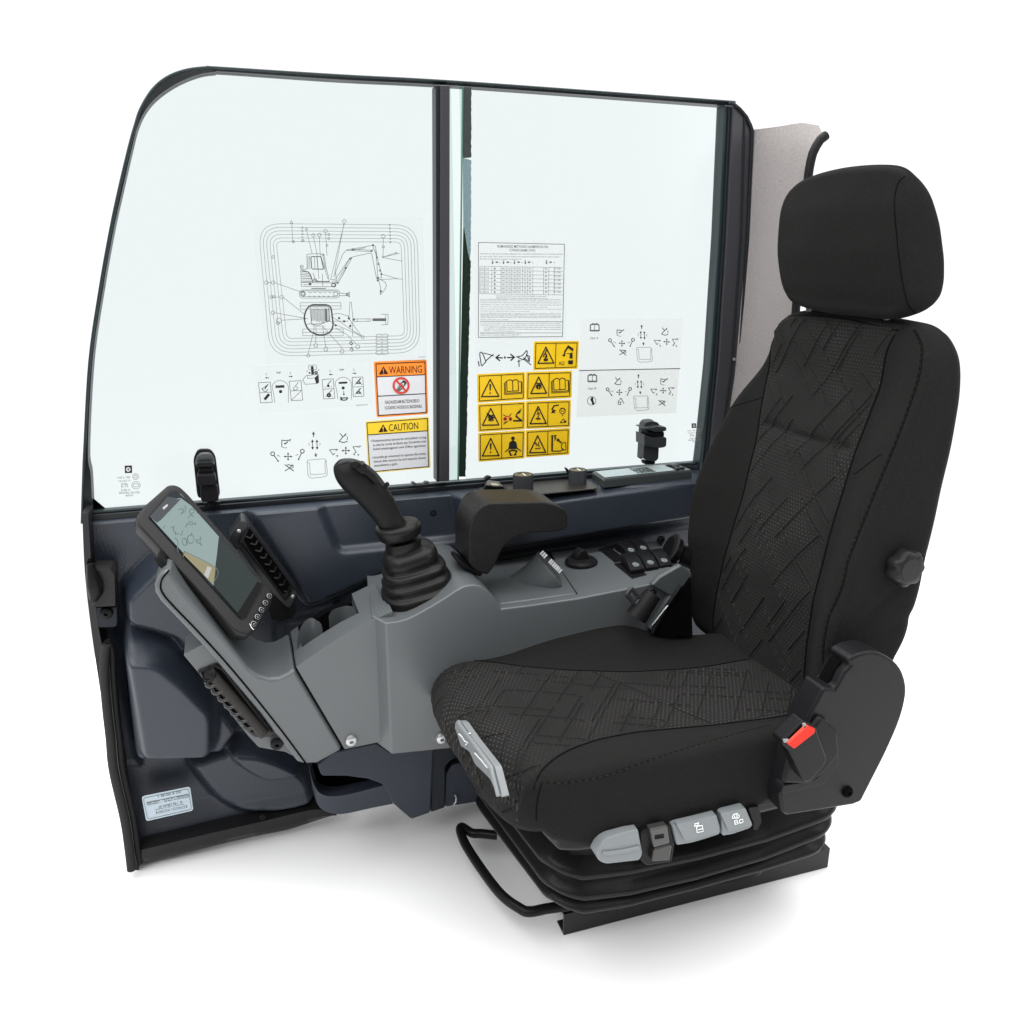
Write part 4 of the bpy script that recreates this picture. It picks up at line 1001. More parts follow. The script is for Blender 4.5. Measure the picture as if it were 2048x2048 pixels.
# quilt pattern
def quilt_lines(seed, box, ang, n, ls, pitch):
    r = np.random.default_rng(seed); out = []
    for fam in (0, 1):
        a = ang[fam]; d = np.array([math.cos(a), math.sin(a)]); nn = np.array([-d[1], d[0]])
        offs = np.arange(-1.2, 1.2, pitch)
        for o in offs:
            t = -1.2 + r.uniform(0, .1)
            oo = o + r.choice([0, 0, pitch * .45])
            while t < 1.2:
                l = r.uniform(*ls[fam]); out.append((nn * oo + d * t, nn * oo + d * (t + l))); t += l + r.uniform(.02, .11)
                if r.random() < .14:
                    q = oo + pitch * .22; out.append((nn * q + d * (t - l), nn * q + d * (t - l * .3)))
    return out
def emboss(A_, B_, lines, depth, wid):
    h = np.zeros(A_.shape)
    lines = list(lines)
    lo = np.array([A_.min(), B_.min()]) - .01; hi = np.array([A_.max(), B_.max()]) + .01
    for p, q in lines:
        if max(p[0], q[0]) < lo[0] or min(p[0], q[0]) > hi[0] or max(p[1], q[1]) < lo[1] or min(p[1], q[1]) > hi[1]: continue
        e = q - p; t = np.clip(((A_ - p[0]) * e[0] + (B_ - p[1]) * e[1]) / (e @ e), 0, 1)
        d = np.hypot(A_ - p[0] - t * e[0], B_ - p[1] - t * e[1])
        g = np.exp(-(d / wid) ** 2); rd = np.exp(-((d - wid * 2.2) / wid) ** 2)
        h = np.where(-depth * g + .45 * depth * rd < 0, np.minimum(h, -depth * g), np.where(h < -.1 * depth, h, np.maximum(h, .45 * depth * rd)))
    return h
def grid_faces(nu, nv, flip=False):
    a = np.arange(nu * nv).reshape(nu, nv)
    F_ = np.stack([a[:-1, :-1].ravel(), a[:-1, 1:].ravel(), a[1:, 1:].ravel(), a[1:, :-1].ravel()], 1)
    return F_[:, ::-1] if flip else F_
nu, nv = 130, 60
Z = np.linspace(.392, 1.0, nu)[:, None] * np.ones((1, nv)); s = np.linspace(0, 1, nv)[None, :]
YL = prof(Z, sLz, sLy); YR = prof(Z, sRz, sRy); Y = YR * (1 - s) + YL * s
V = np.zeros((nu, nv, 3))
for i in range(nu):
    for j in range(nv):
        h = bvb.ray_cast(Vector((.5, Y[i, j], Z[i, j])), Vector((1, 0, 0)))
        V[i, j] = (h[0][0] if h[0] is not None else float(Xf(Z[i, j]) + .03), Y[i, j], Z[i, j])
def upsample(X, a, b):
    n0, n1 = X.shape[:2]; u = np.linspace(0, n0 - 1, a); v = np.linspace(0, n1 - 1, b)
    i0 = np.clip(u.astype(int), 0, n0 - 2); fu = (u - i0)[:, None, None]; j0 = np.clip(v.astype(int), 0, n1 - 2); fv = (v - j0)[None, :, None]
    T_ = X[i0] * (1 - fu) + X[i0 + 1] * fu
    T_ = T_[:, j0] * (1 - fv) + T_[:, j0 + 1] * fv
    for _ in range(3):
        T_[1:-1] = (T_[:-2] + 2 * T_[1:-1] + T_[2:]) / 4; T_[:, 1:-1] = (T_[:, :-2] + 2 * T_[:, 1:-1] + T_[:, 2:]) / 4
    return T_
nu, nv = 720, 340
V = upsample(V, nu, nv); Y = V[:, :, 1]; Z = V[:, :, 2]; YL = Y[:, -1:]; YR = Y[:, :1]; s = (Y - YR) / (YL - YR)
ln = quilt_lines(5, None, (math.radians(38), math.radians(122)), 0, ((.08, .26), (.06, .17)), .038)
Hq = emboss(Y, Z, [(p + [1.13, .72], q + [1.13, .72]) for p, q in ln], .0019, .0014)
edge_ = np.minimum(np.minimum(s * (YL - YR), (1 - s) * (YL - YR)), 1.0 - Z + .002)
Hq = np.where(edge_ < .006, Hq * 0, Hq) + .003 * np.sqrt(np.clip(edge_ / .008, 0, 1)) - .0025
V[:, :, 0] -= .0012 + Hq
mk('back_panel', V.reshape(-1, 3), grid_faces(nu, nv, True), SEATP, back)
# seams and stitching
def stitch(name, pts, par, m, r=.0008, dash=.006, gap=.0035):
    P = resample(np.array(pts), int(max(8, np.sum(np.linalg.norm(np.diff(np.array(pts), axis=0), axis=1)) / .0015)), False)
    d = np.r_[0, np.cumsum(np.linalg.norm(np.diff(P, axis=0), axis=1))]; vf = []; t = 0
    while t < d[-1]:
        sel = [np.array([np.interp(q, d, P[:, i]) for i in range(3)]) for q in np.linspace(t, min(t + dash, d[-1]), 3)]
        vf.append(tube_vf(sel, r, 4)); t += dash + gap
    return multi(name, vf, m, par)
def camcast(bvh_, pts, k):
    out_ = []
    for p in catmull(pts, 6):
        d = ray(px(k, p)); h = bvh_.ray_cast(Vector(OC), Vector(d).normalized())
        if h[0] is not None and (not out_ or np.linalg.norm(np.array(h[0]) - out_[-1]) < .06): out_.append(np.array(h[0]))
    return out_
def seamx(pts, x0=.5, off=0):
    out_ = []
    for y, z in pts:
        h = bvb.ray_cast(Vector((x0, y, z)), Vector((1, 0, 0)))
        if h[0] is not None: out_.append(np.array(h[0]) + [off, 0, 0])
    return out_
zz = np.linspace(.40, .985, 70)
tube('seam', seamx([(prof(z, sLz, sLy) + .001, z) for z in zz]), .0016, THREAD, back, 6)
tube('seam', seamx([(prof(z, sRz, sRy) - .001, z) for z in zz]), .0016, THREAD, back, 6)
osm = camcast(bvb, [px(k_, p_) for k_, p_ in [('E', (1462, 992)), ('E', (1500, 1070)), ('E', (1504, 1130)), ('E', (1490, 1240)), ('E', (1440, 1400)), ('E', (1350, 1640)), ('E', (1230, 1930)), ('F', (1240, 600)), ('F', (1222, 680)), ('F', (1190, 790)), ('F', (1130, 920)), ('F', (1102, 1060)), ('F', (1096, 1180))]], 's')
tube('seam', osm, .0010, THREAD, back, 6)
stitch('stitching', [p + np.array([-.0012, .0022, 0]) for p in osm], back, THREAD, .0006)
tube('seam', seamx([(1.262 + .10 * t, .865 - .045 * t) for t in np.linspace(.05, .9, 14)]), .0009, THREAD, back, 5)
tube('seam', seamx([(1.005 - .07 * t, .78 + .05 * t) for t in np.linspace(.05, .95, 12)]), .0009, THREAD, back, 5)
tube('seam', seamx([(y, .992 + .010 * math.sin((y - 1.0) * 10)) for y in np.linspace(1.0, 1.28, 24)]), .0014, THREAD, back, 5)
# lumbar knob on the near side
kc = U((1512, 634), 'F', y=.909)
loops = []
for o, sc in ((0, .80), (.004, .98), (.008, 1.0), (.018, .98), (.022, .90), (.024, .80)):
    L_ = []
    for i in range(84):
        a_ = 2 * math.pi * i / 84; r = .0268 * sc * (1 + .075 * math.cos(7 * a_) * (1 if o < .023 else .5))
        L_.append(kc + np.array([r * math.cos(a_), -o, r * math.sin(a_)]))
    loops.append(L_)
kb = loft('lumbar_knob', loops, mat('knob_charcoal', (.013, .013, .013), .36, .15, bump=(600, .2, 'noise')), seat, sharp=70)
lathe('knob_cap', kc - [0, .0235, 0], (0, -1, 0), [(.0178, -.001), (.0178, .0002), (.0170, .0002), (.0167, .0012), (0, .0015)], mat('knob_cap_charcoal', (.017, .017, .017), .36, .15), kb, 40)
# ---------- headrest
ho = [(.970, 1.036), (.966, 1.07), (.965, 1.11), (.966, 1.155), (.973, 1.186), (.990, 1.206), (1.03, 1.214), (1.10, 1.217), (1.17, 1.213), (1.21, 1.204), (1.236, 1.186), (1.250, 1.15), (1.256, 1.105), (1.254, 1.06), (1.242, 1.032), (1.22, 1.018), (1.15, 1.010), (1.08, 1.009), (1.02, 1.009), (.986, 1.016)]
ho = catmull(ho, 10, True)
hxz = [1.0, 1.048, 1.10, 1.16, 1.22]; hxf = [.896, .872, .858, .853, .862]
hbz = [1.0, 1.013, 1.023, 1.042, 1.062, 1.091, 1.134, 1.171, 1.187, 1.195, 1.205, 1.22]; hbx = [.925, .935, .950, .958, .958, .951, .936, .918, .908, .902, .894, .887]
TH = smt(hxz, hxf, .2); THB = smt(hbz, hbx, .10)
def fhead(y, z):
    y = np.asarray(y, float)
    return -(np.interp(z, *TH) + .016 * ((y - 1.115) / .15) ** 2)
V, Fc = pillow(ho, fhead, lambda y, z: -np.interp(z, *THB), lambda y, z: float(.0105 + .009 * smoothstep((y - .985) / .06) * smoothstep((1.20 - z) / .06)), n=320, rings=24, arc=8, toW=lambda y, z, c: (-c, y, z), botins=.009, side=10, bulge=.002, center=(1.12, 1.11))
V = wr(V, .0004)
hd = mk('headrest', V, Fc, SEATF, seat)
bvh = BVHTree.FromPolygons([Vector(v) for v in V], [list(f) for f in Fc])
def sx_h(pts):
    out_ = []
    for y, z in pts:
        h = bvh.ray_cast(Vector((.5, y, z)), Vector((1, 0, 0)))
        if h[0] is not None: out_.append(np.array(h[0]))
    return out_
tube('seam', camcast(bvh, [(1405, 145), (1372, 180), (1352, 250), (1350, 330), (1362, 470), (1380, 640), (1400, 760), (1425, 850), (1470, 903)], 'E'), .0010, THREAD, hd, 6)
for yy in (1.215, 1.035):
    tube('headrest_post', [np.array([.918, yy, 1.035]), np.array([.935, yy, .985])], .009, mat('post_grey', (.05, .05, .052), .3, .5), seat, 16)
# ---------- seat cushion
co_ = [(.330, .893), (.300, .925), (.281, .98), (.268, 1.04), (.259, 1.10), (.257, 1.16), (.262, 1.215), (.276, 1.262), (.305, 1.295), (.345, 1.312), (.40, 1.325), (.48, 1.340), (.55, 1.340), (.60, 1.330), (.635, 1.305), (.67, 1.262), (.76, 1.245), (.815, 1.23), (.83, 1.15), (.83, 1.0), (.815, .93), (.78, .892), (.70, .883), (.58, .877), (.46, .877), (.38, .882)]
co_ = catmull(co_, 10, True)
# seams on the top: near (x -> y) and far
nsx = [.30, .335, .36, .395, .443, .50, .60, .683, .76, .84]; nsy = [.885, .903, .925, .943, .955, .960, .952, .945, .94, .94]
fsx = [.26, .274, .348, .415, .479, .573, .653, .732, .84]; fsy = [1.275, 1.262, 1.236, 1.196, 1.166, 1.138, 1.125, 1.12, 1.12]
nsx, nsy = smt(nsx, nsy, .1); fsx, fsy = smt(fsx, fsy, .1)
def ftopc(x, y):
    x = np.asarray(x, float); y = np.asarray(y, float)
    ns = np.interp(x, nsx, nsy); fs = np.interp(x, fsx, fsy)
    z = .443 - .012 * smoothstep((x - .35) / .35) - .006 * smoothstep((.34 - x) / .08)
    z = z + .008 * smoothstep((ns - y) / .05) * smoothstep((x - .36) / .1) + .0
    z = z + .010 * smoothstep((x - .5) / .3) * smoothstep((ns + .01 - y) / .06)
    z = z + .050 * smoothstep((y - fs) / .15) * smoothstep((x - .24) / .20) * (1 - .95 * smoothstep((x - .60) / .12))
    return z
fbotc = lambda x, y: np.interp(x, [.25, .30, .335, .35, .40, .46, .55, .66, .70, .80], [.345, .345, .352, .338, .318, .313, .311, .318, .335, .36])
def radc(x, y):
    f = smoothstep((.36 - x) / .06); nr_ = smoothstep((.92 - y) / .03)
    return float(.016 + f * (.034 - .018 * nr_) + .014 * smoothstep((y - 1.25) / .05))
V, Fc = pillow(co_, ftopc, fbotc, radc, n=460, rings=34, arc=9, botins=.016, side=12, bulge=.004, center=(.56, 1.10), under=lambda x, y: float(.055 * smoothstep((.42 - x) / .12) * smoothstep((y - .97) / .2) + .02 * smoothstep((y - 1.2) / .06)))
h = np.sin(V[:, 0] * 33) * np.sin(V[:, 1] * 29 + .7) + .5 * np.sin(V[:, 0] * 57 + V[:, 1] * 41)
V[:, 2] += .0006 * h
cu = mk('cushion', V, Fc, SEATF, seat)
bvc = BVHTree.FromPolygons([Vector(v) for v in V], [list(f) for f in Fc])
# quilted panel wrapped over the top and down the front edge
nu, nv = 168, 110
nt_ = int(nu * .80)
V = np.zeros((nu, nv, 3)); Nn = np.zeros((nu, nv, 3))
xo = .335; zo = .375
for i in range(nu):
    for j in range(nv):
        s = j / (nv - 1)
        if i < nt_:
            x = .812 - (.812 - xo) * i / nt_
            y = np.interp(x, nsx, nsy) * (1 - s) + np.interp(x, fsx, fsy) * s
            o = Vector((x, y, .60)); d = Vector((0, 0, -1)); h = bvc.ray_cast(o, d)
        else:
            t = (i - nt_) / (nu - 1 - nt_); ph = math.radians(90 + 100 * t)
            y0_ = np.interp(xo, nsx, nsy); y1_ = np.interp(xo, fsx, fsy)
            y = (y0_ + .003 * t) * (1 - s) + (y1_ + .030 * min(1, t * 2.2)) * s
            o = Vector((xo, y, zo)); d = Vector((math.cos(ph), 0, math.sin(ph))); h = bvc.ray_cast(o + d * .3, -d)
        if h[0] is None: V[i, j] = V[i - 1, j]; Nn[i, j] = Nn[i - 1, j]
        else: V[i, j] = h[0]; Nn[i, j] = h[1]
def upsample(X, a, b):
    n0, n1 = X.shape[:2]; u = np.linspace(0, n0 - 1, a); v = np.linspace(0, n1 - 1, b)
    i0 = np.clip(u.astype(int), 0, n0 - 2); fu = (u - i0)[:, None, None]; j0 = np.clip(v.astype(int), 0, n1 - 2); fv = (v - j0)[None, :, None]
    T_ = X[i0] * (1 - fu) + X[i0 + 1] * fu
    T_ = T_[:, j0] * (1 - fv) + T_[:, j0 + 1] * fv
    for _ in range(3):
        T_[1:-1] = (T_[:-2] + 2 * T_[1:-1] + T_[2:]) / 4; T_[:, 1:-1] = (T_[:, :-2] + 2 * T_[:, 1:-1] + T_[:, 2:]) / 4
    return T_
nu, nv = 760, 500
V = upsample(V, nu, nv); Nn = upsample(Nn, nu, nv); Nn /= np.linalg.norm(Nn, axis=2)[:, :, None]
A_ = np.zeros((nu, nv))
for i in range(1, nu):
    A_[i] = A_[i - 1] + np.linalg.norm(V[i] - V[i - 1], axis=1).mean()
A_ = -A_
B_ = V[:, :, 1]
E_ = np.minimum(np.arange(nv)[None, :], np.arange(nv)[::-1][None, :]) / (nv - 1) * (B_[:, -1] - B_[:, 0])[:, None]
ln = quilt_lines(9, None, (math.radians(50), math.radians(-24)), 0, ((.08, .22), (.05, .15)), .037)
# bend the pattern near the front so that the lines run as arcs
Bc = B_ + .35 * np.clip(-A_ - .42, 0, 1) ** 1.3 * np.sign(1.1 - B_) * 0
Hq = emboss(A_ + .45, B_ - 1.08, ln, .0019, .0014)
# cross crease of the cushion break line
brk = np.exp(-((A_ + .185 + .55 * (B_ - .95)) / .0035) ** 2) * .003
Hq = Hq - brk
Hq = np.where(E_ < .006, 0, Hq) + .003 * np.sqrt(np.clip(E_ / .008, 0, 1)) - .0022
V = V + Nn * (Hq + .0012)[:, :, None]
mk('seat_panel', V.reshape(-1, 3), grid_faces(nu, nv, False), SEATQ, cu)
def topc(pts, off=0):
    out_ = []
    for x, y in pts:
        h = bvc.ray_cast(Vector((x, y, .7)), Vector((0, 0, -1)))
        if h[0] is not None: out_.append(np.array(h[0]) + [0, 0, off])
    return out_
tube('seam', topc([(x, np.interp(x, nsx, nsy)) for x in np.linspace(.325, .80, 60)]), .0015, THREAD, cu, 6)
tube('seam', topc([(x, np.interp(x, fsx, fsy)) for x in np.linspace(.285, .80, 60)]), .0015, THREAD, cu, 6)
# dashed seam along the near upper edge
pts = camcast(bvc, [(524, 782), (640, 783), (800, 753), (1000, 682), (1200, 620), (1400, 563), (1500, 540)], 'G')
stitch('stitching', [p + [0, -.0004, 0] for p in pts], cu, THREADL, .0006, .005, .0045)
tube('seam', pts, .0008, THREAD, cu, 5)
fr = camcast(bvc, [(524, 782), (510, 830), (500, 890), (500, 945)], 'G')
if len(fr) > 3: tube('seam', fr, .0011, THREAD, cu, 5)
# ---------- pan, rails, bellows
PAN = mat('seat_pan_black', (.006, .006, .0064), .38, .12, bump=(500, .25, 'noise'))
po = [(.362, .922), (.376, .903), (.43, .894), (.60, .890), (.78, .895), (.80, .92), (.80, 1.26), (.45, 1.27), (.38, 1.24), (.35, 1.18), (.352, 1.0)]
po = catmull(po, 5, True)
sc2 = lambda f, g: [(.56 + (p[0] - .56) * f, 1.08 + (p[1] - 1.08) * g) for p in po]
loft('seat_pan', [[(a, b, .215) for a, b in sc2(.72, .50)], [(a, b, .300) for a, b in sc2(.80, .58)], [(a, b, .305) for a, b in sc2(.965, .95)], [(a, b, .309) for a, b in sc2(.99, .985)], [(p[0], p[1], .316) for p in po], [(p[0], p[1], .365) for p in po]], PAN, seat, sharp=50)
BEL = mat('bellows_black', (.008, .008, .0085), .34, .16, bump=(400, .3, 'noise'))
def rrect(x0, x1, y0, y1, r, n=10):
    out_ = []
    for cx_, cy_, a0 in ((x1 - r, y1 - r, 0), (x0 + r, y1 - r, 90), (x0 + r, y0 + r, 180), (x1 - r, y0 + r, 270)):
        for i in range(n + 1):
            a_ = math.radians(a0 + 90 * i / n); out_.append((cx_ + r * math.cos(a_), cy_ + r * math.sin(a_)))
    return out_
base_r = [(x + .045 * (1.335 - y) / .367 * smoothstep((.60 - x) / .2), y) for x, y in rrect(.337, .915, .966, 1.335, .055)]
base_r = resample(base_r, 260)
bc_ = np.array([.63, 1.15])
ZX = [.34, .385, .43, .51, .63, .76, .85, .91]
RZ = {1: [.205, .213, .198, .188, .184, .188, .200, .212], 2: [.165, .170, .157, .145, .142, .149, .164, .177], 3: [.127, .142, .128, .119, .117, .122, .130, .138]}
def ring(inset, k1, dz):
    out_ = []
    for p in base_r:
        q = p - (p - bc_) / np.linalg.norm(p - bc_) * inset
        w = smoothstep((1.30 - p[1]) / .33)
        zf = np.interp(p[0], ZX, RZ[k1]); zr = RZ[k1][0]
        out_.append((q[0], q[1], (zf * w + zr * (1 - w)) + dz))
    return out_
R = [(.11, 1, .075), (.07, 1, .050), (.030, 1, .022), (.008, 1, .010), (.002, 1, .005), (.0, 1, 0), (.002, 1, -.004), (.010, 1, -.007), (.034, 1, -.012), (.036, 1, -.018),
     (.020, 2, .012), (.008, 2, .006), (.005, 2, .001), (.007, 2, -.004), (.014, 2, -.007), (.036, 2, -.010), (.038, 2, -.014),
     (.024, 3, .008), (.014, 3, .005), (.011, 3, .001), (.013, 3, -.004), (.022, 3, -.007), (.06, 3, -.010), (.10, 3, -.014), (.108, 3, -.080)]
loft('suspension_bellows', [ring(*r) for r in R[::-1]], BEL, seat, sharp=80)
# base rails
RAIL = mat('rail_black', (.010, .010, .010), .4, .35, bump=(300, .25, 'noise'))
for yy, nm in ((1.066, 1), (1.262, 0)):
    a0, a1 = .442, .972
    sec = [(0, 0), (.030, 0), (.030, .004), (.004, .004), (.004, .038), (.026, .038), (.026, .042), (0, .042)]
    f0 = [np.array([a0, yy + y_, z_ + .0015]) for y_, z_ in sec]; f1 = [np.array([a1, yy + y_, z_ + .0015]) for y_, z_ in sec]
    loft('base_rail', [f0, f1], RAIL, seat, sharp=20)
prism('base_plate', [np.array(p) for p in [(.45, 1.075, .041), (.965, 1.075, .041), (.965, 1.285, .041), (.45, 1.285, .041)]], (0, 0, .03), RAIL, seat, .002)
tube('rail_clip', PL([(833, 1318), (850, 1328), (868, 1322), (882, 1312)], 'G', y=1.060), .0022, DSTEEL, seat, 8)
# slide bar in front
bp = PL([(330, 1010), (262, 1003), (222, 1000), (180, 975), (175, 1000), (212, 1078), (335, 1250), (430, 1325), (475, 1338), (545, 1325), (640, 1312)], 'G', z=.062)
tube('slide_bar', catmull(bp, 8), .0085, BLACK, seat, 14)
# ---------- front grey handle
HG = mat('handle_grey', (.17, .18, .185), .4, .35, bump=(700, .1, 'noise'))
yh = None
def hp(p, k='G'):
    # vertical plane just in front of the cushion face
    return U(p, k, x=.262)
ho_ = [(152, 522), (180, 520), (330, 730), (352, 850), (330, 838), (246, 708), (208, 648), (165, 618), (150, 600)]
hA = [U(p, 'G', x=.2665) for p in rp([(150, 520, 14), (178, 520, 14), (232, 598, 10), (322, 716, 16), (356, 850, 10), (330, 835, 20), (300, 768, 12), (236, 706, 10), (212, 652, 10), (165, 620, 14), (150, 596, 14)], 12)]
prism('front_handle', hA, (.009, 0, 0), HG, seat, .0025, 3)
tube('handle_lip', [U(p, 'G', x=.264) for p in [(166, 524), (174, 540), (228, 612), (308, 722), (338, 840)]], .0034, HG, seat, 8)
for L_ in ([(168, 575), (182, 588), (192, 606), (205, 612), (196, 622)], [(236, 657), (262, 685), (290, 720)], [(200, 570), (206, 576), (215, 572)]):
    tube('handle_mark', [U(p, 'G', x=.2655) for p in L_], .0011, WHITEP, seat, 5)
# ---------- control levers on the near side
yl = .862
LV = mat('lever_grey', (.165, .18, .187), .38, .35, bump=(700, .08, 'noise'))
lv1 = prism('lever_paddle', PL(rp([(366, 450, 40), (420, 380, 60), (560, 335, 30), (634, 322, 10), (664, 480, 30), (640, 520, 10), (420, 545, 40), (368, 515, 30)], 20, 6), 'Q', y=yl), (0, .028, 0), LV, seat, .006, 4)
tube('paddle_ridge', catmull(PL([(402, 466), (440, 470), (560, 452), (645, 432)], 'Q', y=yl - .001), 6), [.0012] + [.0030] * 17 + [.0014], LV, lv1, 8)
sb = prism('adjuster_switch', PL(rp([(645, 345), (700, 315), (842, 288), (868, 420), (850, 530), (690, 555), (650, 520)], 14), 'Q', y=yl + .004), (0, .02, 0), PAN, seat, .004)
prism('switch_face', PL([(708, 318), (822, 294), (838, 410), (735, 440)], 'Q', y=yl - .004), (0, .012, 0), mat('switch_gloss', (.035, .034, .033), .22, .5), sb, .002)
prism('switch_front', PL([(736, 446), (838, 416), (852, 425), (836, 520), (722, 528)], 'Q', y=yl - .005), (0, .012, 0), mat('switch_gloss_dark', (.012, .011, .010), .2, .5), sb, .002)
for k_ in range(3):
    prism('switch_ridge', PL([(742, 362 + k_ * 9), (800, 352 + k_ * 9), (800, 356 + k_ * 9), (742, 366 + k_ * 9)], 'Q', y=yl - .0052), (0, .002, 0), BLACK, sb, 0)
lv2 = prism('lever_paddle', PL(rp([(852, 300), (878, 285), (1140, 224), (1164, 300), (1160, 352), (1060, 385), (980, 408), (882, 424)], 14), 'Q', y=yl + .002), (0, .026, 0), LV, seat, .004, 3)
prism('paddle_face', PL(rp([(878, 286), (1135, 226), (1160, 340), (938, 398)], 12), 'Q', y=yl - .003), (0, .008, 0), LV, lv2, .003, 3)
lv3 = prism('lever_paddle', PL(rp([(1166, 225), (1185, 210), (1325, 180), (1372, 292), (1350, 315), (1240, 352), (1176, 362)], 12), 'Q', y=yl + .002), (0, .026, 0), LV, seat, .004, 3)
prism('paddle_face', PL(rp([(1162, 215), (1322, 182), (1366, 292), (1218, 334)], 10), 'Q', y=yl - .003), (0, .008, 0), LV, lv3, .003, 3)
def marks(lines, par, w=.0009, k='Q', y=yl - .0035, m=WHITEP, name='icon'):
    return multi(name, [tube_vf(PL(L_, k, y=y), w, 4) for L_ in lines], m, par, smooth=False)
marks([[(1008, 300), (1012, 338), (1052, 330), (1044, 292), (1008, 300)], [(992, 298), (1018, 290), (1030, 296)], [(1000, 296), (995, 284), (1022, 275), (1015, 285)], [(1018, 320), (1045, 314)]], lv2)
marks([[(1238, 242), (1245, 222), (1270, 216), (1284, 232), (1280, 244), (1238, 246)], [(1252, 228), (1256, 244)], [(1266, 224), (1270, 242)], [(1252, 262), (1258, 286)], [(1252, 262), (1268, 256), (1276, 280), (1258, 286)], [(1284, 256), (1288, 278), (1308, 270), (1304, 252), (1284, 256)], [(1262, 272), (1270, 270)]], lv3)
# side beam above the levers, running into the recliner cover
prism('side_beam', PL([(845, 292), (1120, 232), (1330, 176), (1400, 172), (1540, 150), (1620, 130), (1620, 70), (1540, 92), (1370, 132), (1100, 205), (845, 270)], 'Q', y=.885), (0, .03, 0), PAN, seat, .003)
prism('beam_end', PL(rp([(1340, 180), (1412, 170), (1428, 270), (1400, 325), (1372, 318), (1378, 280)], 12), 'Q', y=.874), (0, .03, 0), PAN, seat, .004)
# ---------- recliner cover
RC = mat('recliner_black', (.0085, .0085, .0095), .36, .14, bump=(600, .3, 'noise'), mottled=(5, .1))
rcp = [('F', (1098, 1312)), ('F', (1160, 1318)), ('F', (1178, 1290)), ('F', (1205, 1235)), ('F', (1245, 1190)), ('F', (1228, 1162)), ('F', (1260, 1140)), ('F', (1310, 1120)), ('F', (1370, 1112)), ('F', (1430, 1130)), ('F', (1490, 1168)), ('F', (1535, 1225)), ('F', (1557, 1310)), ('F', (1548, 1400)), ('F', (1515, 1510)), ('F', (1450, 1660)), ('F', (1380, 1800)), ('F', (1306, 1945)), ('G', (1860, 882)), ('G', (1720, 905)), ('G', (1575, 928)), ('G', (1555, 912)), ('G', (1545, 845)), ('G', (1560, 780)), ('G', (1585, 700)), ('F', (985, 1560)), ('F', (1010, 1480)), ('F', (1060, 1385))]
RCW = [px(k, p) for k, p in rcp]
arc_ = catmull(RCW[6:18], 5)
prism('recliner_cover', [U(p, 's', y=.848) for p in RCW[:6] + [tuple(a_) for a_ in arc_] + RCW[18:]], (0, .042, 0), RC, seat, .013, 5, ang=40)
prism('cover_slot', [U(p, 'F', y=.862) for p in [(1095, 1325), (1180, 1170), (1260, 1150), (1250, 1240), (1170, 1330)]], (0, .02, 0), PURE, seat, .002)
screw(U((1228, 1887), 'F', y=.8465), (0, -1, 0), .0085, PURE, seat)
# raised rib and foot of the cover
prism('cover_rib', PL(rp([(1548, 835), (1640, 815), (1740, 790), (1800, 700), (1790, 590), (1740, 500), (1715, 530), (1740, 620), (1745, 710), (1700, 770), (1600, 790), (1560, 795)], 18), 'G', y=.842), (0, .02, 0), RC, seat, .006, 4)
# ---------- belt buckle
bk_ = [(870, 1605), (990, 1492), (1058, 1530), (1062, 1560), (1115, 1700), (1105, 1740), (1020, 1832), (990, 1835), (905, 1660), (868, 1625)]
bkl = prism('belt_buckle', PL(rp(bk_, 16), 'F', y=.812), (0, .024, 0), mat('buckle_black', (.006, .006, .007), .32, .14), seat, .004, 4)
prism('buckle_rim', PL(rp([(874, 1608), (992, 1498), (1056, 1534), (940, 1650)], 12), 'F', y=.8105), (0, .004, 0), BLACK, bkl, .0015)
prism('buckle_slot', PL([(885, 1604), (975, 1518), (998, 1530), (905, 1618)], 'F', y=.8095), (0, .002, 0), PURE, bkl, 0)
prism('release_button', PL(rp([(893, 1620), (1003, 1518), (1050, 1540), (1048, 1562), (935, 1650)], 7), 'F', y=.8075), (0, .004, 0), RED, bkl, .0012)
prism('button_ridge', PL([(898, 1612), (1000, 1516), (1012, 1521), (906, 1620)], 'F', y=.8070), (0, .002, 0), mat('red_edge', (.68, .06, .035), .35, .2), bkl, .0004)
for q in ([(985, 1512), (1000, 1510), (998, 1534), (984, 1538)], [(876, 1600), (905, 1598), (902, 1612), (880, 1618)]):
    prism('buckle_tongue_stop', PL(q, 'F', y=.807), (0, .003, 0), mat('stop_grey', (.22, .22, .22), .3, .5), bkl, .0006)
prism('buckle_pocket', PL([(1085, 1470), (1180, 1560), (1190, 1680), (1110, 1780), (1020, 1850), (870, 1845), (905, 1720)], 'F', y=.838), (0, .012, 0), BLACKM, seat, .006)
# ================================================================ STICKERS AND PRINT ON THE GLASS
def art_mat(name, col, rough=.5):
    return mat(name, col, rough, .25)
INK = art_mat('sticker_ink', (.012, .012, .012)); INKL = art_mat('thin_print_ink', (.10, .11, .11)); INKM = art_mat('grey_print_ink', (.17, .18, .18))
YEL = mat('sticker_yellow', (.78, .50, .008), .4, .3, mottled=(30, .06)); YEL2 = mat('caution_yellow', (.86, .60, .03), .4, .3); ORA = mat('warning_orange', (.90, .26, .03), .4, .3)
PAPER = mat('sticker_white', (.66, .67, .69), .45, .3); REDI = art_mat('sticker_red', (.62, .05, .03)); PALEY = mat('pale_yellow_border', (.88, .68, .20), .4, .3)
CLEARF = film('clear_print_film', (.992, .994, .994), .006, .1, white=.012, wcol=(.6, .6, .6))
GREYF = film('milky_film', (.965, .965, .955), .01, .2, white=.10, wcol=(.78, .79, .77))
YI = 1.5215   # inner face of the rear pane
YF = 1.5315   # inner face of the front pane
_tc = {}
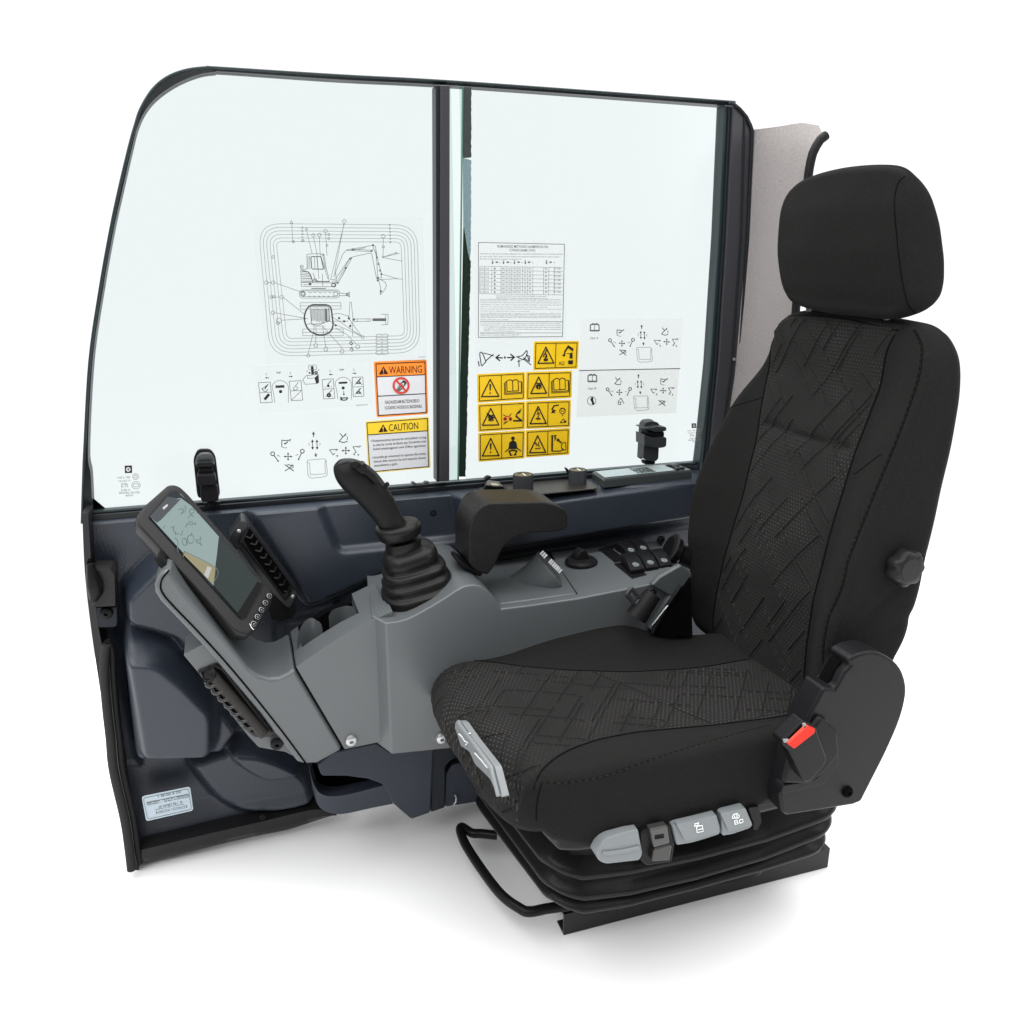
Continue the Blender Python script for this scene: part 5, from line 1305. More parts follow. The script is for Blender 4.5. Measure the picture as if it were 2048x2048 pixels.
def text_geo(s):
    if s in _tc: return _tc[s]
    cu_ = bpy.data.curves.new('t', 'FONT'); cu_.body = s; cu_.resolution_u = 3; cu_.offset = .012 if s not in ('WARNING', 'CAUTION') else 0
    o = bpy.data.objects.new('t', cu_); COL.objects.link(o)
    dg = bpy.context.evaluated_depsgraph_get(); me = bpy.data.meshes.new_from_object(o.evaluated_get(dg))
    V = np.array([v.co[:2] for v in me.vertices]).reshape(-1, 2); Fc = [tuple(p.vertices) for p in me.polygons]
    bpy.data.objects.remove(o); bpy.data.curves.remove(cu_); bpy.data.meshes.remove(me)
    _tc[s] = (V, Fc); return _tc[s]
class Art:
    def __init__(self, name, label, cat, k, y, group=None):
        self.name, self.label, self.cat, self.k, self.y, self.group = name, label, cat, k, y, group
        self.V = []; self.F = []; self.mi = []; self.mats = []; self.lay = 0
    def _m(self, m):
        if m not in self.mats: self.mats.append(m)
        return self.mats.index(m)
    def _add(self, V, F_, m):
        o = len(self.V); self.V += [tuple(v) for v in V]; self.F += [tuple(i + o for i in f) for f in F_]; self.mi += [self._m(m)] * len(F_)
    def P(self, p, k=None):
        self.lay += 1
        return U(p, k or self.k, y=self.y)
    def off(self, lev): return np.array([0, -.00035 * lev - .000004 * (self.lay % 60), 0])
    def poly(self, pts, m, lev=1, k=None, r=0):
        q = rp(pts, r) if r else pts
        V = [self.P(p, k) for p in q]; of = self.off(lev); self._add([v + of for v in V], [tuple(range(len(V)))], m)
    def slab(self, pts, m, k=None, r=0, th=.0004):
        q = rp(pts, r) if r else pts
        V = [self.P(p, k) for p in q]; n_ = len(V)
        self._add([v + [0, -th, 0] for v in V] + V, [tuple(range(n_)), tuple(range(2 * n_ - 1, n_ - 1, -1))] + [(i, n_ + i, n_ + (i + 1) % n_, (i + 1) % n_) for i in range(n_)], m)
    def line(self, pts, w=1.2, m=None, closed=False, lev=2, k=None):
        """w in survey pixels"""
        kk = k or self.k; sc_ = CR[kk][2]; pts = [np.array(p, float) for p in pts]
        if closed: pts = pts + [pts[0]]
        for a, b in zip(pts[:-1], pts[1:]):
            d = b - a; l = np.linalg.norm(d)
            if l < 1e-6: continue
            nn_ = np.array([-d[1], d[0]]) / l * w / 2 / sc_; e = d / l * w * .25 / sc_
            V = [self.P(q, kk) for q in (a - e + nn_, b + e + nn_, b + e - nn_, a - e - nn_)]
            self._add([v + self.off(lev) for v in V], [(0, 1, 2, 3)], m or INK)
    def circ(self, c, r, w=1.2, m=None, n=16, fill=False, asp=1, lev=2, k=None):
        pts = [(c[0] + r * math.cos(2 * math.pi * i / n), c[1] + r * asp * math.sin(2 * math.pi * i / n)) for i in range(n)]
        if fill: self.poly(pts, m or INK, lev, k)
        else: self.line(pts, w, m, True, lev, k)
    def arrow(self, a, b, s, w=1.2, m=None):
        a = np.array(a, float); b = np.array(b, float); d = (b - a) / np.linalg.norm(b - a); n_ = np.array([-d[1], d[0]])
        self.line([a, b - d * s * .8], w, m); self.poly([b, b - d * s + n_ * s * .55, b - d * s - n_ * s * .55], m or INK, 2)
    def text(self, s, p0, p1, h, m=None, lev=2, k=None):
        """baseline from p0 to p1 (crop px), h = capital height in crop px"""
        kk = k or self.k; V, Fc = text_geo(s)
        if len(V) == 0: return
        lo, hi = V.min(0), V.max(0); A0 = self.P(p0, kk); A1 = self.P(p1, kk); A2 = U((p0[0], p0[1] - h), kk, y=self.y)
        ex = (A1 - A0) / (hi[0] - lo[0]); ez = np.array([0, 0, 1]) * (A2[2] - A0[2]) / .70
        of = self.off(lev)
        self._add([A0 + ex * (v[0] - lo[0]) + ez * v[1] + of for v in V], Fc, m or INK)
    def done(self):
        o = mk(self.name, self.V, self.F, None, None, smooth=False, mats=self.mats, mi=self.mi)
        return tag(o, self.label, self.cat, self.group)
def gib(n_, r=random.Random(3)):
    w = []
    while sum(len(x) + 1 for x in w) < n_:
        w.append(''.join(r.choice(['ta', 'ne', 'co', 'de', 'ro', 'mi', 'sa', 'en', 'ti', 'lo', 'ca', 'ur']) for _ in range(r.choice([1, 2, 2, 3, 4]))))
    return ' '.join(w)[:n_]
# --- excavator service diagram
a = Art('service_diagram', 'clear service chart with an excavator line drawing inside nested rounded frames', 'sticker', 'I', YF)
a.slab([(10, 70), (1755, 70), (1805, 1530), (165, 1565)], CLEARF, r=6)
for i in range(6):
    g = i
    tlx, tly = np.interp(g, [0, 5], [82, 265]), np.interp(g, [0, 5], [138, 320])
    trx, try_ = np.interp(g, [0, 5], [1698, 1535]), np.interp(g, [0, 5], [152, 326])
    brx, bry = np.interp(g, [0, 5], [1728, 1570]), np.interp(g, [0, 5], [1448, 1278])
    blx, bly = np.interp(g, [0, 5], [205, 375]), np.interp(g, [0, 5], [1488, 1308])
    r_ = np.interp(g, [0, 5], [230, 60])
    q = rp([(tlx, tly), (trx, try_), (brx, bry), (blx, bly)], r_, 8)
    a.line(q, .95, INKM, True)
def circs(L_, w=1, m=INKL, r=18, **kw):
    for c in L_: a.circ(c, c[2] if len(c) > 2 else r, w, m, 14)
circs([(165, 738), (234, 738), (322, 886), (232, 1044), (294, 1125, 26), (285, 1150, 16), (573, 193, 10), (643, 258, 16), (705, 255), (766, 215), (958, 116), (1354, 267), (592, 1480, 15), (1145, 1292, 15), (538, 312, 12), (440, 322, 12), (236, 478, 14), (240, 880, 14), (215, 885, 14), (782, 360, 10), (1355, 375, 12), (800, 250, 11), (800, 290, 11), (1095, 1390, 20), (745, 457, 8), (1485, 438, 9), (1350, 477, 9)])
for L_ in [[(420, 108), (406, 135), (436, 135), (420, 108)], [(424, 140), (434, 320), (450, 330)], [(573, 200), (630, 440)], [(645, 275), (680, 440), (700, 700)], [(705, 275), (712, 440), (760, 600), (790, 700)], [(768, 235), (782, 460)], [(958, 135), (820, 705)], [(955, 135), (860, 640)],
           [(250, 738), (520, 835)], [(185, 738), (215, 738)], [(340, 890), (555, 1060)], [(250, 1044), (590, 1106)], [(320, 1120), (570, 1106)], [(232, 885), (305, 885)], [(655, 1190), (592, 1462)], [(672, 1190), (668, 1350)], [(738, 1188), (768, 1385)], [(745, 1188), (935, 1400)],
           [(820, 1075), (1128, 1280)], [(870, 1165), (1128, 1280)], [(1010, 1110), (1128, 1275)], [(870, 1200), (990, 1270), (1075, 1360)], [(1354, 285), (1352, 470)], [(1352, 480), (1480, 435)], [(1355, 485), (1550, 520)], [(1352, 480), (1520, 440)], [(1340, 652), (1500, 698), (1300, 708)], [(1500, 700), (1550, 704)]]:
    a.line(L_, .95, INKL)
# cab and upper structure
for L_ in [[(578, 455), (600, 448), (660, 444), (740, 448), (755, 470), (775, 600), (790, 650), (806, 725)], [(578, 455), (580, 600), (515, 612), (520, 700), (522, 775), (600, 778), (870, 780)], [(590, 470), (590, 600)], [(605, 470), (608, 600)], [(740, 460), (765, 600)], [(522, 735), (640, 740), (870, 740)],
           [(640, 640), (660, 700), (700, 728), (806, 730)], [(545, 755), (560, 760), (620, 762)], [(735, 650), (740, 770)], [(680, 480), (690, 600)], [(655, 480), (660, 600)], [(820, 710), (860, 705), (875, 760), (862, 785)], [(835, 730), (850, 720)], [(540, 575), (512, 575), (518, 600), (540, 600)], [(870, 640), (880, 740)]]:
    a.line(L_, 1.1, INKL)
a.line(rp([(618, 475), (720, 474), (748, 602), (628, 600)], 12), 1.6, INK, True)
a.line([(540, 618), (590, 630), (612, 655), (640, 735)], 1.8, INK); a.line([(670, 727), (806, 727)], 1.8, INK); a.line([(625, 798), (768, 798)], 1.8, INKL)
for i in range(7): a.line([(520 + i * 2, 622 + i * 18), (600 + i * 5, 632 + i * 16)], 1.4 if i % 2 == 0 else .9, INKL)
a.circ((848, 762), 18, 1.8, INK); a.circ((660, 712), 12, 1.6, INK); a.circ((610, 752), 10, 1.8, INK, asp=.5); a.circ((526, 575), 16, .9, INKL)
# boom, arm, bucket
for L_ in [[(850, 680), (945, 445), (985, 405), (1165, 375), (1250, 358), (1275, 370), (1290, 470), (1335, 650)], [(880, 740), (1010, 500), (1050, 475), (1230, 436)], [(1038, 398), (1240, 410)], [(985, 410), (1240, 424), (1250, 400)], [(895, 745), (1040, 480)], [(870, 700), (985, 530), (1030, 480)], [(940, 660), (975, 590)], [(1236, 440), (1285, 690), (1300, 720)], [(1278, 400), (1290, 560), (1300, 690)], [(1250, 370), (1290, 480)],
           [(1302, 690), (1335, 690), (1335, 650)], [(1310, 720), (1330, 800), (1320, 840)], [(1340, 715), (1375, 735), (1386, 770), (1370, 810), (1340, 845), (1322, 862), (1332, 820)], [(1300, 700), (1345, 715)], [(1165, 375), (1168, 385), (1045, 408)]]:
    a.line(L_, 1.1, INKL)
for c in [(1250, 358), (1236, 415), (1040, 400), (1290, 483), (1305, 550), (1322, 615), (1335, 652), (1300, 690), (1298, 717), (1332, 825), (1015, 495), (890, 742), (975, 590)]: a.circ(c, 7, 1.3, INK, 8)
# tracks
a.line(rp([(500, 812), (912, 812), (912, 895), (500, 895)], 40), 1.0, INKL, True); a.line(rp([(515, 822), (898, 822), (898, 880), (515, 880)], 30), .9, INKL, True)
a.circ((538, 852), 24, 1.4, INK); a.circ((538, 852), 14, 1.0, INKL); a.circ((870, 852), 20, 1.0, INKL)
for i in range(6): a.line([(590 + i * 50, 828 + (i % 2) * 6), (615 + i * 50, 845 - (i % 2) * 8), (630 + i * 50, 832)], 1, INKL); a.line([(600 + i * 48, 875), (615 + i * 48, 880)], 1.4, INK)
a.line([(912, 845), (990, 850), (1010, 832), (1012, 885), (990, 870), (912, 872)], 1.1, INKL); a.circ((990, 860), 10, 1.6, INK)
# plan view
for b_ in ((510, 942, 924, 1008), (535, 1210, 948, 1278)):
    x0, y0_, x1, y1 = b_; a.line(rp([(x0, y0_), (x1, y0_), (x1, y1), (x0, y1)], 8), .9, INKL, True); a.line([(x0, (y0_ + y1) / 2), (x1, (y0_ + y1) / 2)], .9, INKL)
body = catmull([(555, 1060), (580, 1000), (625, 965), (700, 962), (790, 966), (825, 1000), (838, 1090), (845, 1180), (815, 1240), (760, 1268), (690, 1270), (620, 1240), (575, 1190), (552, 1120)], 4, True)
a.line(body, 2.0, INK, True); a.line([(np.array(p) - [700, 1115]) * .95 + [700, 1115] for p in body], 1.1, INKL, True)
a.line(rp([(610, 985), (800, 985), (812, 1120), (700, 1170), (625, 1165)], 14), 1.3, INKL, True)
for i in range(19): a.line([(625 + i * 10, 1005 + random.uniform(-4, 4)), (627 + i * 10, 1135 + random.uniform(-12, 4))], random.choice([.9, .9, 1.9]), INKL if i % 3 else INK)
for L_ in [[(565, 1165), (640, 1150)], [(625, 1165), (820, 1130)], [(640, 1180), (760, 1180)], [(838, 1060), (900, 1050), (1000, 1080), (1005, 1110)], [(840, 1130), (1000, 1130)], [(1010, 938), (1030, 938), (1045, 1100), (1042, 1280)], [(1015, 945), (1005, 1100)], [(1055, 1108), (1228, 1106), (1228, 1130), (1055, 1134), (1055, 1108)], [(1090, 1108), (1090, 1132)], [(1200, 1108), (1200, 1130)],
           [(1330, 1060), (1405, 1060), (1400, 1165), (1335, 1168)], [(1380, 1060), (1380, 1166)], [(800, 1120), (870, 1165)], [(1030, 1150), (1015, 1200)]]:
    a.line(L_, 1.0, INKL)
for i in range(6): a.circ((1258 + i * 22, 1115), 10, 2.0, INK, 6)
for c in [(905, 1100), (957, 1132), (1005, 1102), (870, 1172), (1055, 1112), (1018, 1180)]: a.circ(c, 7, 1.8, INK, 8)
for i in range(6):
    yy = 1264 + i * 34; a.line([(1278, yy + 17), (1292, yy), (1392, yy - 2), (1406, yy + 15), (1392, yy + 32), (1290, yy + 34), (1278, yy + 17)], .95, INKL); a.circ((1342, yy + 16), 3, 1, INKL, 6)
for p in [(668, 1352), (770, 1390), (936, 1412)]:
    x, y = p; a.line([(x - 16, y + 14), (x, y - 4), (x + 16, y + 12), (x + 17, y + 42), (x - 17, y + 42), (x - 16, y + 14)], 1, INKL)
for p in [(1027, 1355), (1033, 1418)]: a.line([(p[0] - 18, p[1]), (p[0], p[1] - 20), (p[0] + 16, p[1] + 2), (p[0] + 4, p[1] + 18), (p[0] - 8, p[1] + 8)], 1.5, INK)
for i in range(6): a.line([(1420 + i, 152 + i * 35 - 8), (1422 + i, 152 + i * 35 + 8)], 2, INKL); 
for i in range(5): a.circ((532, 180 + i * 33), 8, 1, INKL, 7)
a.text('E4675849', (1716, 1500), (1784, 1500), 12, INKM)
a.done()
# --- grapple / blade pictogram row
a = Art('lever_pattern_chart', 'clear film row of boxed pictograms around a small dozer, left of the orange warning', 'sticker', 'J', YF)
a.slab([(28, 270), (1235, 205), (1255, 665), (75, 745)], CLEARF, r=5)
def boxes(P0, P1, P2, P3): a.line([P0, P1, P2, P3], 1.2, INKL, True); a.line([(np.array(P0) + P3) / 2, (np.array(P1) + P2) / 2], 1.1, INKL)
boxes((86, 434), (206, 428), (226, 632), (108, 638)); boxes((398, 420), (518, 412), (536, 610), (420, 616)); boxes((733, 402), (846, 394), (862, 592), (750, 600)); boxes((1038, 380), (1146, 376), (1158, 570), (1050, 576))
a.line([(185, 448), (150, 500), (165, 470)], 1.6); a.line([(120, 490), (140, 520), (165, 525), (180, 500)], 1.3); a.line([(120, 500), (180, 455)], 1.2)
a.line([(152, 600), (190, 555)], 5.5)
a.line([(490, 430), (460, 470), (440, 490), (445, 510), (475, 505), (485, 485), (465, 470)], 1.2, INKL); a.line([(420, 612), (518, 518)], 1.1, INKL)
for x0, y0_ in ((225, 410), (866, 378)):
    a.line(catmull([(x0 + 28, y0_ + 225), (x0 + 14, y0_ + 130), (x0, y0_ + 60), (x0 + 30, y0_ + 18), (x0 + 80, y0_), (x0 + 130, y0_ + 16), (x0 + 162, y0_ + 55), (x0 + 165, y0_ + 120), (x0 + 165, y0_ + 225)], 4), 1.0, INKL)
a.poly([(258, 462), (348, 458), (352, 484), (260, 488)], INK); a.circ((311, 524), 17, fill=True); a.poly([(902, 427), (988, 422), (990, 442), (903, 447)], INK); a.circ((947, 487), 16, fill=True)
a.line([(952, 520), (953, 545)], 1.2); a.circ((954, 552), 9, fill=True); a.line([(922, 580), (925, 612), (930, 590), (960, 588), (994, 588), (980, 608), (945, 612), (928, 600)], 2.2)
for (x, y, s) in ((172, 384, -1), (415, 370, 1), (820, 350, -1), (1062, 338, 1)):
    a.arrow((x - s * 18, y), (x + s * 20, y), 18, 1.6); a.line([(x - 8, y - 45), (x - 4, y - 34), (x - 10, y - 25)], 1.1, INKL)
for (x, y) in ((288, 330), (930, 300)):
    for q in range(5): a.line([(x - 20 + q * 9, y + (q % 2) * 10), (x - 12 + q * 9, y - 8 + (q % 3) * 8)], 1.4, INKL)
a.poly([(617, 266), (645, 263), (652, 348), (624, 352)], INK); a.line(rp([(594, 258), (672, 252), (680, 300), (598, 305)], 14), 1, INKL, True)
a.circ((606, 334), 10, fill=True, n=8); a.circ((672, 332), 12, 2.4, n=8); a.line([(575, 312), (590, 325)], 1.2, INKL); a.line([(690, 312), (704, 302)], 1.2, INKL)
a.line([(536, 405), (570, 362), (655, 352), (695, 350), (700, 430), (685, 442), (560, 450), (536, 405)], 1.1, INKL); a.line([(585, 358), (586, 392), (655, 384)], 1, INKL); a.poly([(655, 385), (692, 352), (700, 430), (672, 444)], INK)
for (cx_, cy_) in ((795, 466), (802, 560)):
    a.line([(cx_ + 30, cy_ - 54), (cx_, cy_ - 20), (cx_ - 10, cy_)], 1.5); a.circ((cx_, cy_), 14, 3.5 if cy_ > 500 else 1, fill=cy_ < 500, n=10); a.circ((cx_ - 28, cy_ + 12), 5, fill=True, n=6); a.circ((cx_ + 32, cy_ + 10), 5, fill=True, n=6)
for (cx_, cy_) in ((1098, 440), (1098, 540)):
    a.line([(cx_ + 25, cy_ - 48), (cx_ + 5, cy_ - 25), (cx_ - 20, cy_), (cx_ + 28, cy_), (cx_ + 10, cy_ - 18)], 2.2); a.circ((cx_ - 30, cy_ + 12), 5, fill=True, n=6); a.circ((cx_ + 36, cy_ + 12), 5, fill=True, n=6)
a.text('GENDUZITNO', (1078, 670), (1198, 664), 14, INKM)
a.done()
# --- control pattern chart (used three times, different crops)
def pattern(a, T, s, swap=0):
    """T: maps chart units to crop px; chart units are those of the lower left chart in crop J"""
    t = lambda *ps: [T(p) for p in ps]
    def ic_bucket(o):   # shovel with tick
        x, y = o; a.line(t((x + 90, y - 42), (x + 70, y - 30), (x + 25, y - 28), (x - 2, y - 32), (x - 2, y + 35)), 1.6 * s); a.line(t((x + 88, y - 26), (x + 75, y - 22)), 1.2 * s); a.line(t((x, y + 38), (x + 35, y + 48), (x + 50, y + 42)), 1.2 * s, INKL); a.line(t((x + 22, y), (x + 34, y + 6), (x + 58, y - 16)), 2.2 * s)
    def ic_dump(o):
        x, y = o; a.line(t((x - 50, y - 55), (x - 20, y - 20), (x - 60, y + 25), (x - 15, y + 38), (x + 25, y + 25)), 1.7 * s); a.line(t((x + 12, y - 55), (x - 20, y - 20)), 1.5 * s); a.line(t((x + 18, y + 12), (x + 28, y - 8), (x + 20, y - 25)), 1.3 * s); a.line(t((x - 5, y - 30), (x + 10, y - 42)), 1.3 * s)
    def ic_x(o):
        x, y = o; a.line(t((x - 45, y - 35), (x + 10, y + 5), (x + 42, y + 28)), 1.8 * s); a.line(t((x - 45, y + 28), (x - 5, y + 5), (x + 35, y - 32), (x + 15, y - 28), (x - 5, y - 35), (x - 22, y - 30)), 1.6 * s); a.line(t((x + 40, y - 32), (x + 38, y - 5), (x + 20, y)), 1.3 * s)
    def ic_y(o):
        x, y = o; a.line(t((x + 10, y - 45), (x - 30, y + 10), (x - 25, y + 38), (x + 5, y + 42), (x + 10, y)), 1.5 * s); a.line(t((x + 10, y - 45), (x + 50, y + 25)), 1.5 * s); a.line(t((x - 22, y + 8), (x + 8, y + 12)), 1.3 * s)
    def cross(o, r=46):
        for dx_, dy_ in ((1, 0), (-1, 0), (0, 1), (0, -1)): a.arrow(T((o[0], o[1])), T((o[0] + dx_ * r, o[1] + dy_ * r * .95)), 22 * abs(T((1, 0))[0] - T((0, 0))[0]), 1.4 * s)
    k1 = abs(T((1, 0))[0] - T((0, 0))[0])
    cross((387, 1184)); cross((974, 1124))
    (ic_dump if swap else ic_bucket)((325 + (60 if swap else 0), 1050)); (ic_y if swap else ic_x)((400, 1302))
    (ic_bucket if swap else ic_dump)((965 - (20 if swap else 0), 1005))
    if swap == 2: ic_x((960, 1290))
    if swap == 3: ic_y((960, 1290))
    for (c, e) in (((230, 1156), (286, 1230)), ((532, 1130), (494, 1212))):
        a.circ(T(c), 20 * k1, 1.7 * s, n=8); a.line(t(c if 0 else (c[0] * .72 + e[0] * .28, c[1] * .72 + e[1] * .28), e), 1.7 * s); a.circ(T(e), 9 * k1, fill=True, n=8)
    a.line(t((272, 1178), (292, 1172), (306, 1190)), 1.1 * s, INKL); a.line(t((464, 1174), (482, 1165), (494, 1160)), 1.1 * s, INKL)
    a.arrow(T((645, 985)), T((645, 930)), 30 * k1, 1.6 * s)
    for x in (634, 680):
        a.arrow(T((x, 1062)), T((x, 1010)), 28 * k1, 1.4 * s); a.arrow(T((x + 2, 1062)), T((x + 2, 1116)), 28 * k1, 1.4 * s)
    a.line(t((603, 1045), (598, 1058), (604, 1072)), 1 * s, INKL); a.line(t((708, 1045), (714, 1058), (708, 1070)), 1 * s, INKL)
    a.arrow(T((668, 1150)), T((670, 1192)), 20 * k1, 1.5 * s); a.line(t((655, 1160), (668, 1180), (682, 1160)), 1.2 * s)
    # seat outline
    a.line([T(p) for p in rp([(578, 1222), (770, 1206), (788, 1360), (770, 1388), (620, 1406), (590, 1384)], 20)], 1 * s, INKM, True)
    a.line(t((580, 1245), (606, 1250), (612, 1370), (765, 1360), (762, 1235), (782, 1228)), 1 * s, INKM)
    # arm and boom outlines
    a.line(t((808, 1116), (892, 1110), (872, 1126)), 1.4 * s); a.line(t((808, 1116), (845, 1168), (862, 1150)), 1.4 * s); a.line(t((876, 1172), (896, 1176), (882, 1190)), 1.2 * s)
    a.line(t((1128, 1076), (1045, 1086), (1080, 1140), (1060, 1150), (1052, 1162), (1070, 1168)), 1.4 * s); a.line(t((1092, 1158), (1108, 1166), (1096, 1178)), 1.2 * s); a.line(t((1120, 1088), (1090, 1092)), 1 * s, INKL)
a = Art('lever_pattern_chart', 'lever direction pictograms around a seat outline, low on the pane behind the joystick', 'sticker', 'J', YF)
pattern(a, lambda p: p, 1.0)
a.done()
# --- WARNING
a = Art('warning_label', 'orange framed WARNING label with a red prohibition circle', 'sticker', 'J', YF)
a.slab([(1256, 220), (1796, 198), (1812, 752), (1288, 788)], ORA, r=22)
a.line([(1280, 242), (1778, 222), (1790, 735), (1306, 766)], 1.8, mat('dark_brown_ink', (.05, .012, .004), .5, .2), True, 2)
a.poly([(1290, 374), (1781, 354), (1786, 545), (1299, 570)], PAPER, 1); a.poly([(1300, 575), (1786, 549), (1790, 733), (1307, 762)], PAPER, 1)
BR = mat('brown_ink', (.035, .008, .004), .5, .2)
a.line([(1288, 374), (1782, 352)], 1.6, BR); a.line([(1298, 571), (1787, 544)], 1.6, INK)
a.poly([(1310, 350), (1355, 266), (1405, 344)], BR, 2); a.text('!', (1351, 340), (1362, 340), 50, ORA, 3); a.text('WARNING', (1414, 343), (1748, 330), 74, BR)
a.circ((1535, 462), 76, 4.2, REDI, 36, lev=4); a.line([(1484, 408), (1586, 518)], 3.6, REDI, lev=4)
for L_, w in (([(1488, 508), (1535, 440), (1560, 412)], 1.4), ([(1500, 512), (1550, 452)], 2.0), ([(1512, 518), (1545, 490), (1585, 430), (1560, 415), (1548, 430)], 1.8), ([(1520, 455), (1555, 420), (1580, 445)], 2.2), ([(1540, 500), (1585, 440)], 1.4)): a.line(L_, w, INK, lev=3)
a.text('NAOASSDAM BUTIDNO8DO', (1372, 650), (1722, 632), 34, mat('text_grey', (.07, .07, .07), .5, .2)); a.text('KOOKNO NOSSOUG BADIDNAS', (1372, 706), (1746, 688), 34, a.mats[-1])
a.done()
# --- CAUTION
TG = bpy.data.materials['text_grey']
a = Art('caution_label', 'yellow framed CAUTION label with two bullet paragraphs, right of the joystick grip', 'sticker', 'J', YF)
a.slab([(1172, 826), (1818, 778), (1836, 1298), (1200, 1358)], PALEY, r=14)
a.poly([(1188, 842), (1803, 796), (1806, 920), (1200, 962)], YEL2, 1); a.poly([(1201, 966), (1806, 924), (1814, 1284), (1218, 1338)], PAPER, 1)
a.line([(1188, 842), (1803, 796), (1815, 1285), (1218, 1340)], 1.6, INK, True); a.line([(1200, 964), (1806, 921)], 1.6, INK)
a.poly([(1305, 938), (1352, 856), (1400, 930)], BR, 2); a.text('!', (1348, 928), (1360, 928), 50, YEL2, 3); a.text('CAUTION', (1412, 926), (1710, 902), 70, BR)
for s_, p0, p1 in (('Kostatnacomes tamote be nemnzdicart coriag', (1248, 1036), (1790, 998)), ('ta obe be omde de Boob pay Gonzante onas', (1250, 1080), (1790, 1038)), ('boind enationgecnt ome Diftot agontioss', (1252, 1120), (1784, 1082)),
                  ('tooutde gn omontod ha oponna the ootte', (1258, 1204), (1785, 1164)), ('tienoe doe ouncoe ha eod anpocts doeos', (1258, 1246), (1785, 1206)), ('soondtients e goin.', (1262, 1288), (1504, 1268))):
    a.text(s_, p0, p1, 25, TG)
a.circ((1234, 1025), 5, fill=True, n=8); a.circ((1245, 1194), 5, fill=True, n=8)
a.done()
# --- glass marks
def gmark(k, y, o, s, lab):
    a = Art('glass_mark', lab, 'printed mark', k, y)
    x, yy = o
    a.slab([(x - 16 * s, yy - 16 * s), (x + 16 * s, yy - 17 * s), (x + 17 * s, yy + 16 * s), (x - 15 * s, yy + 17 * s)], INK)
    a.circ((x, yy), 10 * s, m=PAPER, fill=True, n=10, lev=3); a.poly([(x - 6 * s, yy - 4 * s), (x + 6 * s, yy - 4 * s), (x, yy + 6 * s)], INK, 4)
    G2 = INKM
    for t_, q0, q1, h_ in (('TYRE E1 TBEF', (-50, 42), (10, 38), 8), ('CEULES 20', (-45, 56), (10, 52), 7), ('THE B.', (-32, 66), (-5, 64), 6), ('E-TS', (-30, 80), (0, 78), 14), ('E-86 t1', (-30, 96), (8, 94), 9), ('BEAEARS. EAUTE9', (-40, 108), (50, 106), 9), ('40524', (-12, 120), (20, 118), 8)):
        a.text(t_, (x + q0[0] * s, yy + q0[1] * s), (x + q1[0] * s, yy + q1[1] * s), h_ * s, G2)
    a.circ((x + 32 * s, yy + 32 * s), 13 * s, 1, G2, 14); a.circ((x + 32 * s, yy + 32 * s), 7 * s, 1, G2, 8); a.circ((x + 34 * s, yy + 70 * s), 19 * s, 1, G2, 16, asp=.85); a.circ((x + 34 * s, yy + 70 * s), 13 * s, 1, G2, 12, asp=.6)
    a.done()
gmark('C', YF, (322, 272), 1.25, 'small black square mark with grey lettering, glass corner above the tilted monitor')
gmark('L', YI, (1758, 168), 1.5, 'small black square mark with grey lettering on the glass beside the backrest')
# --- rear pane: load chart
a = Art('load_chart', 'white rectangular load table with dense small print at the top left of the rear pane', 'sticker', 'K', YI)
a.slab([(120, 80), (865, 85), (850, 885), (120, 890)], film('chart_film', (.985, .985, .985), .01, .1, white=.05, wcol=(.8, .8, .8)), r=4)
a.line([(148, 100), (840, 115), (824, 858), (147, 864)], 1.3, INKL, True)
a.text('NUMHANDEZ METHOIAD NAAMHIHUAS FAS', (298, 142), (708, 146), 22, INKL); a.text('CUPHEDORAMS CIWG', (396, 172), (604, 174), 20, INKL)
rr = random.Random(8)
def tl_(y, x0=160, x1=815, h=10, m=INKM, sh=0):
    a.text(gib(int((x1 - x0) / 7.0), rr), (x0, y), (x1, y + 3 + sh), h, m)
for y, x1 in ((196, 828), (218, 800), (237, 490)): tl_(y, 160, x1, 12)
for x in (262, 350, 438, 525, 696): a.poly([(x - 6, 244), (x + 6, 244), (x + 6, 274), (x - 6, 274)], INKL); a.circ((x, 252), 4, m=PAPER, fill=True, n=6, lev=4)
for x in (296, 384, 470, 555, 728): a.poly([(x - 10, 254), (x + 10, 252), (x + 10, 266), (x - 10, 266)], INKL)
for x in (320, 408, 497, 582, 757): a.poly([(x - 4, 260), (x + 5, 260), (x + 5, 266), (x - 4, 266)], INKL)
for r in range(8): a.line([(160, 292 + r * 31.5), (826, 302 + r * 31.5)], .8, INKM)
for x in (158, 198, 256, 330, 372, 416, 460, 502, 545, 586, 672, 714, 758): a.line([(x, 294 + (x - 160) * .013), (x - 2, 512 + (x - 160) * .012)], .8, INKM)
for r in range(7):
    y = 318 + r * 31.5
    for x, t_ in ((163, '210'), (204, '310'), (272, '1'), (334, '460'), (380, '335'), (424, '195'), (468, '50'), (512, '35'), (552, '45'), (680, '40'), (752, '31'), (782, '196')):
        a.text(t_, (x, y), (x + 7 * len(t_) + 6, y + .3), 15, INKM)
for y, x0, x1 in ((534, 290, 695), (550, 290, 700)): tl_(y, x0, x1, 9, INKL)
for y in (560, 572, 587, 604, 621): tl_(y, 162, 815 if y != 621 else 705, 8, INKL if y in (587, 604) else INKM)
for y in (638, 655): tl_(y, 162, 818 if y == 638 else 560, 8)
for i, y in enumerate((672, 683, 694, 705)): tl_(y, 162, 810, 8, INKL if i > 1 else INKM)
tl_(722, 162, 388, 8, INKM); a.line([(160, 734), (822, 738)], 1.1, INKL)
for y, x0 in ((752, 162), (768, 162), (784, 190), (800, 190)): tl_(y, x0, 812, 9, INKL if y > 770 else INKM)
tl_(815, 190, 440, 9); a.line([(160, 828), (820, 828)], .9, INKL); tl_(838, 162, 485, 7, INKL); tl_(851, 162, 472, 7)
a.done()
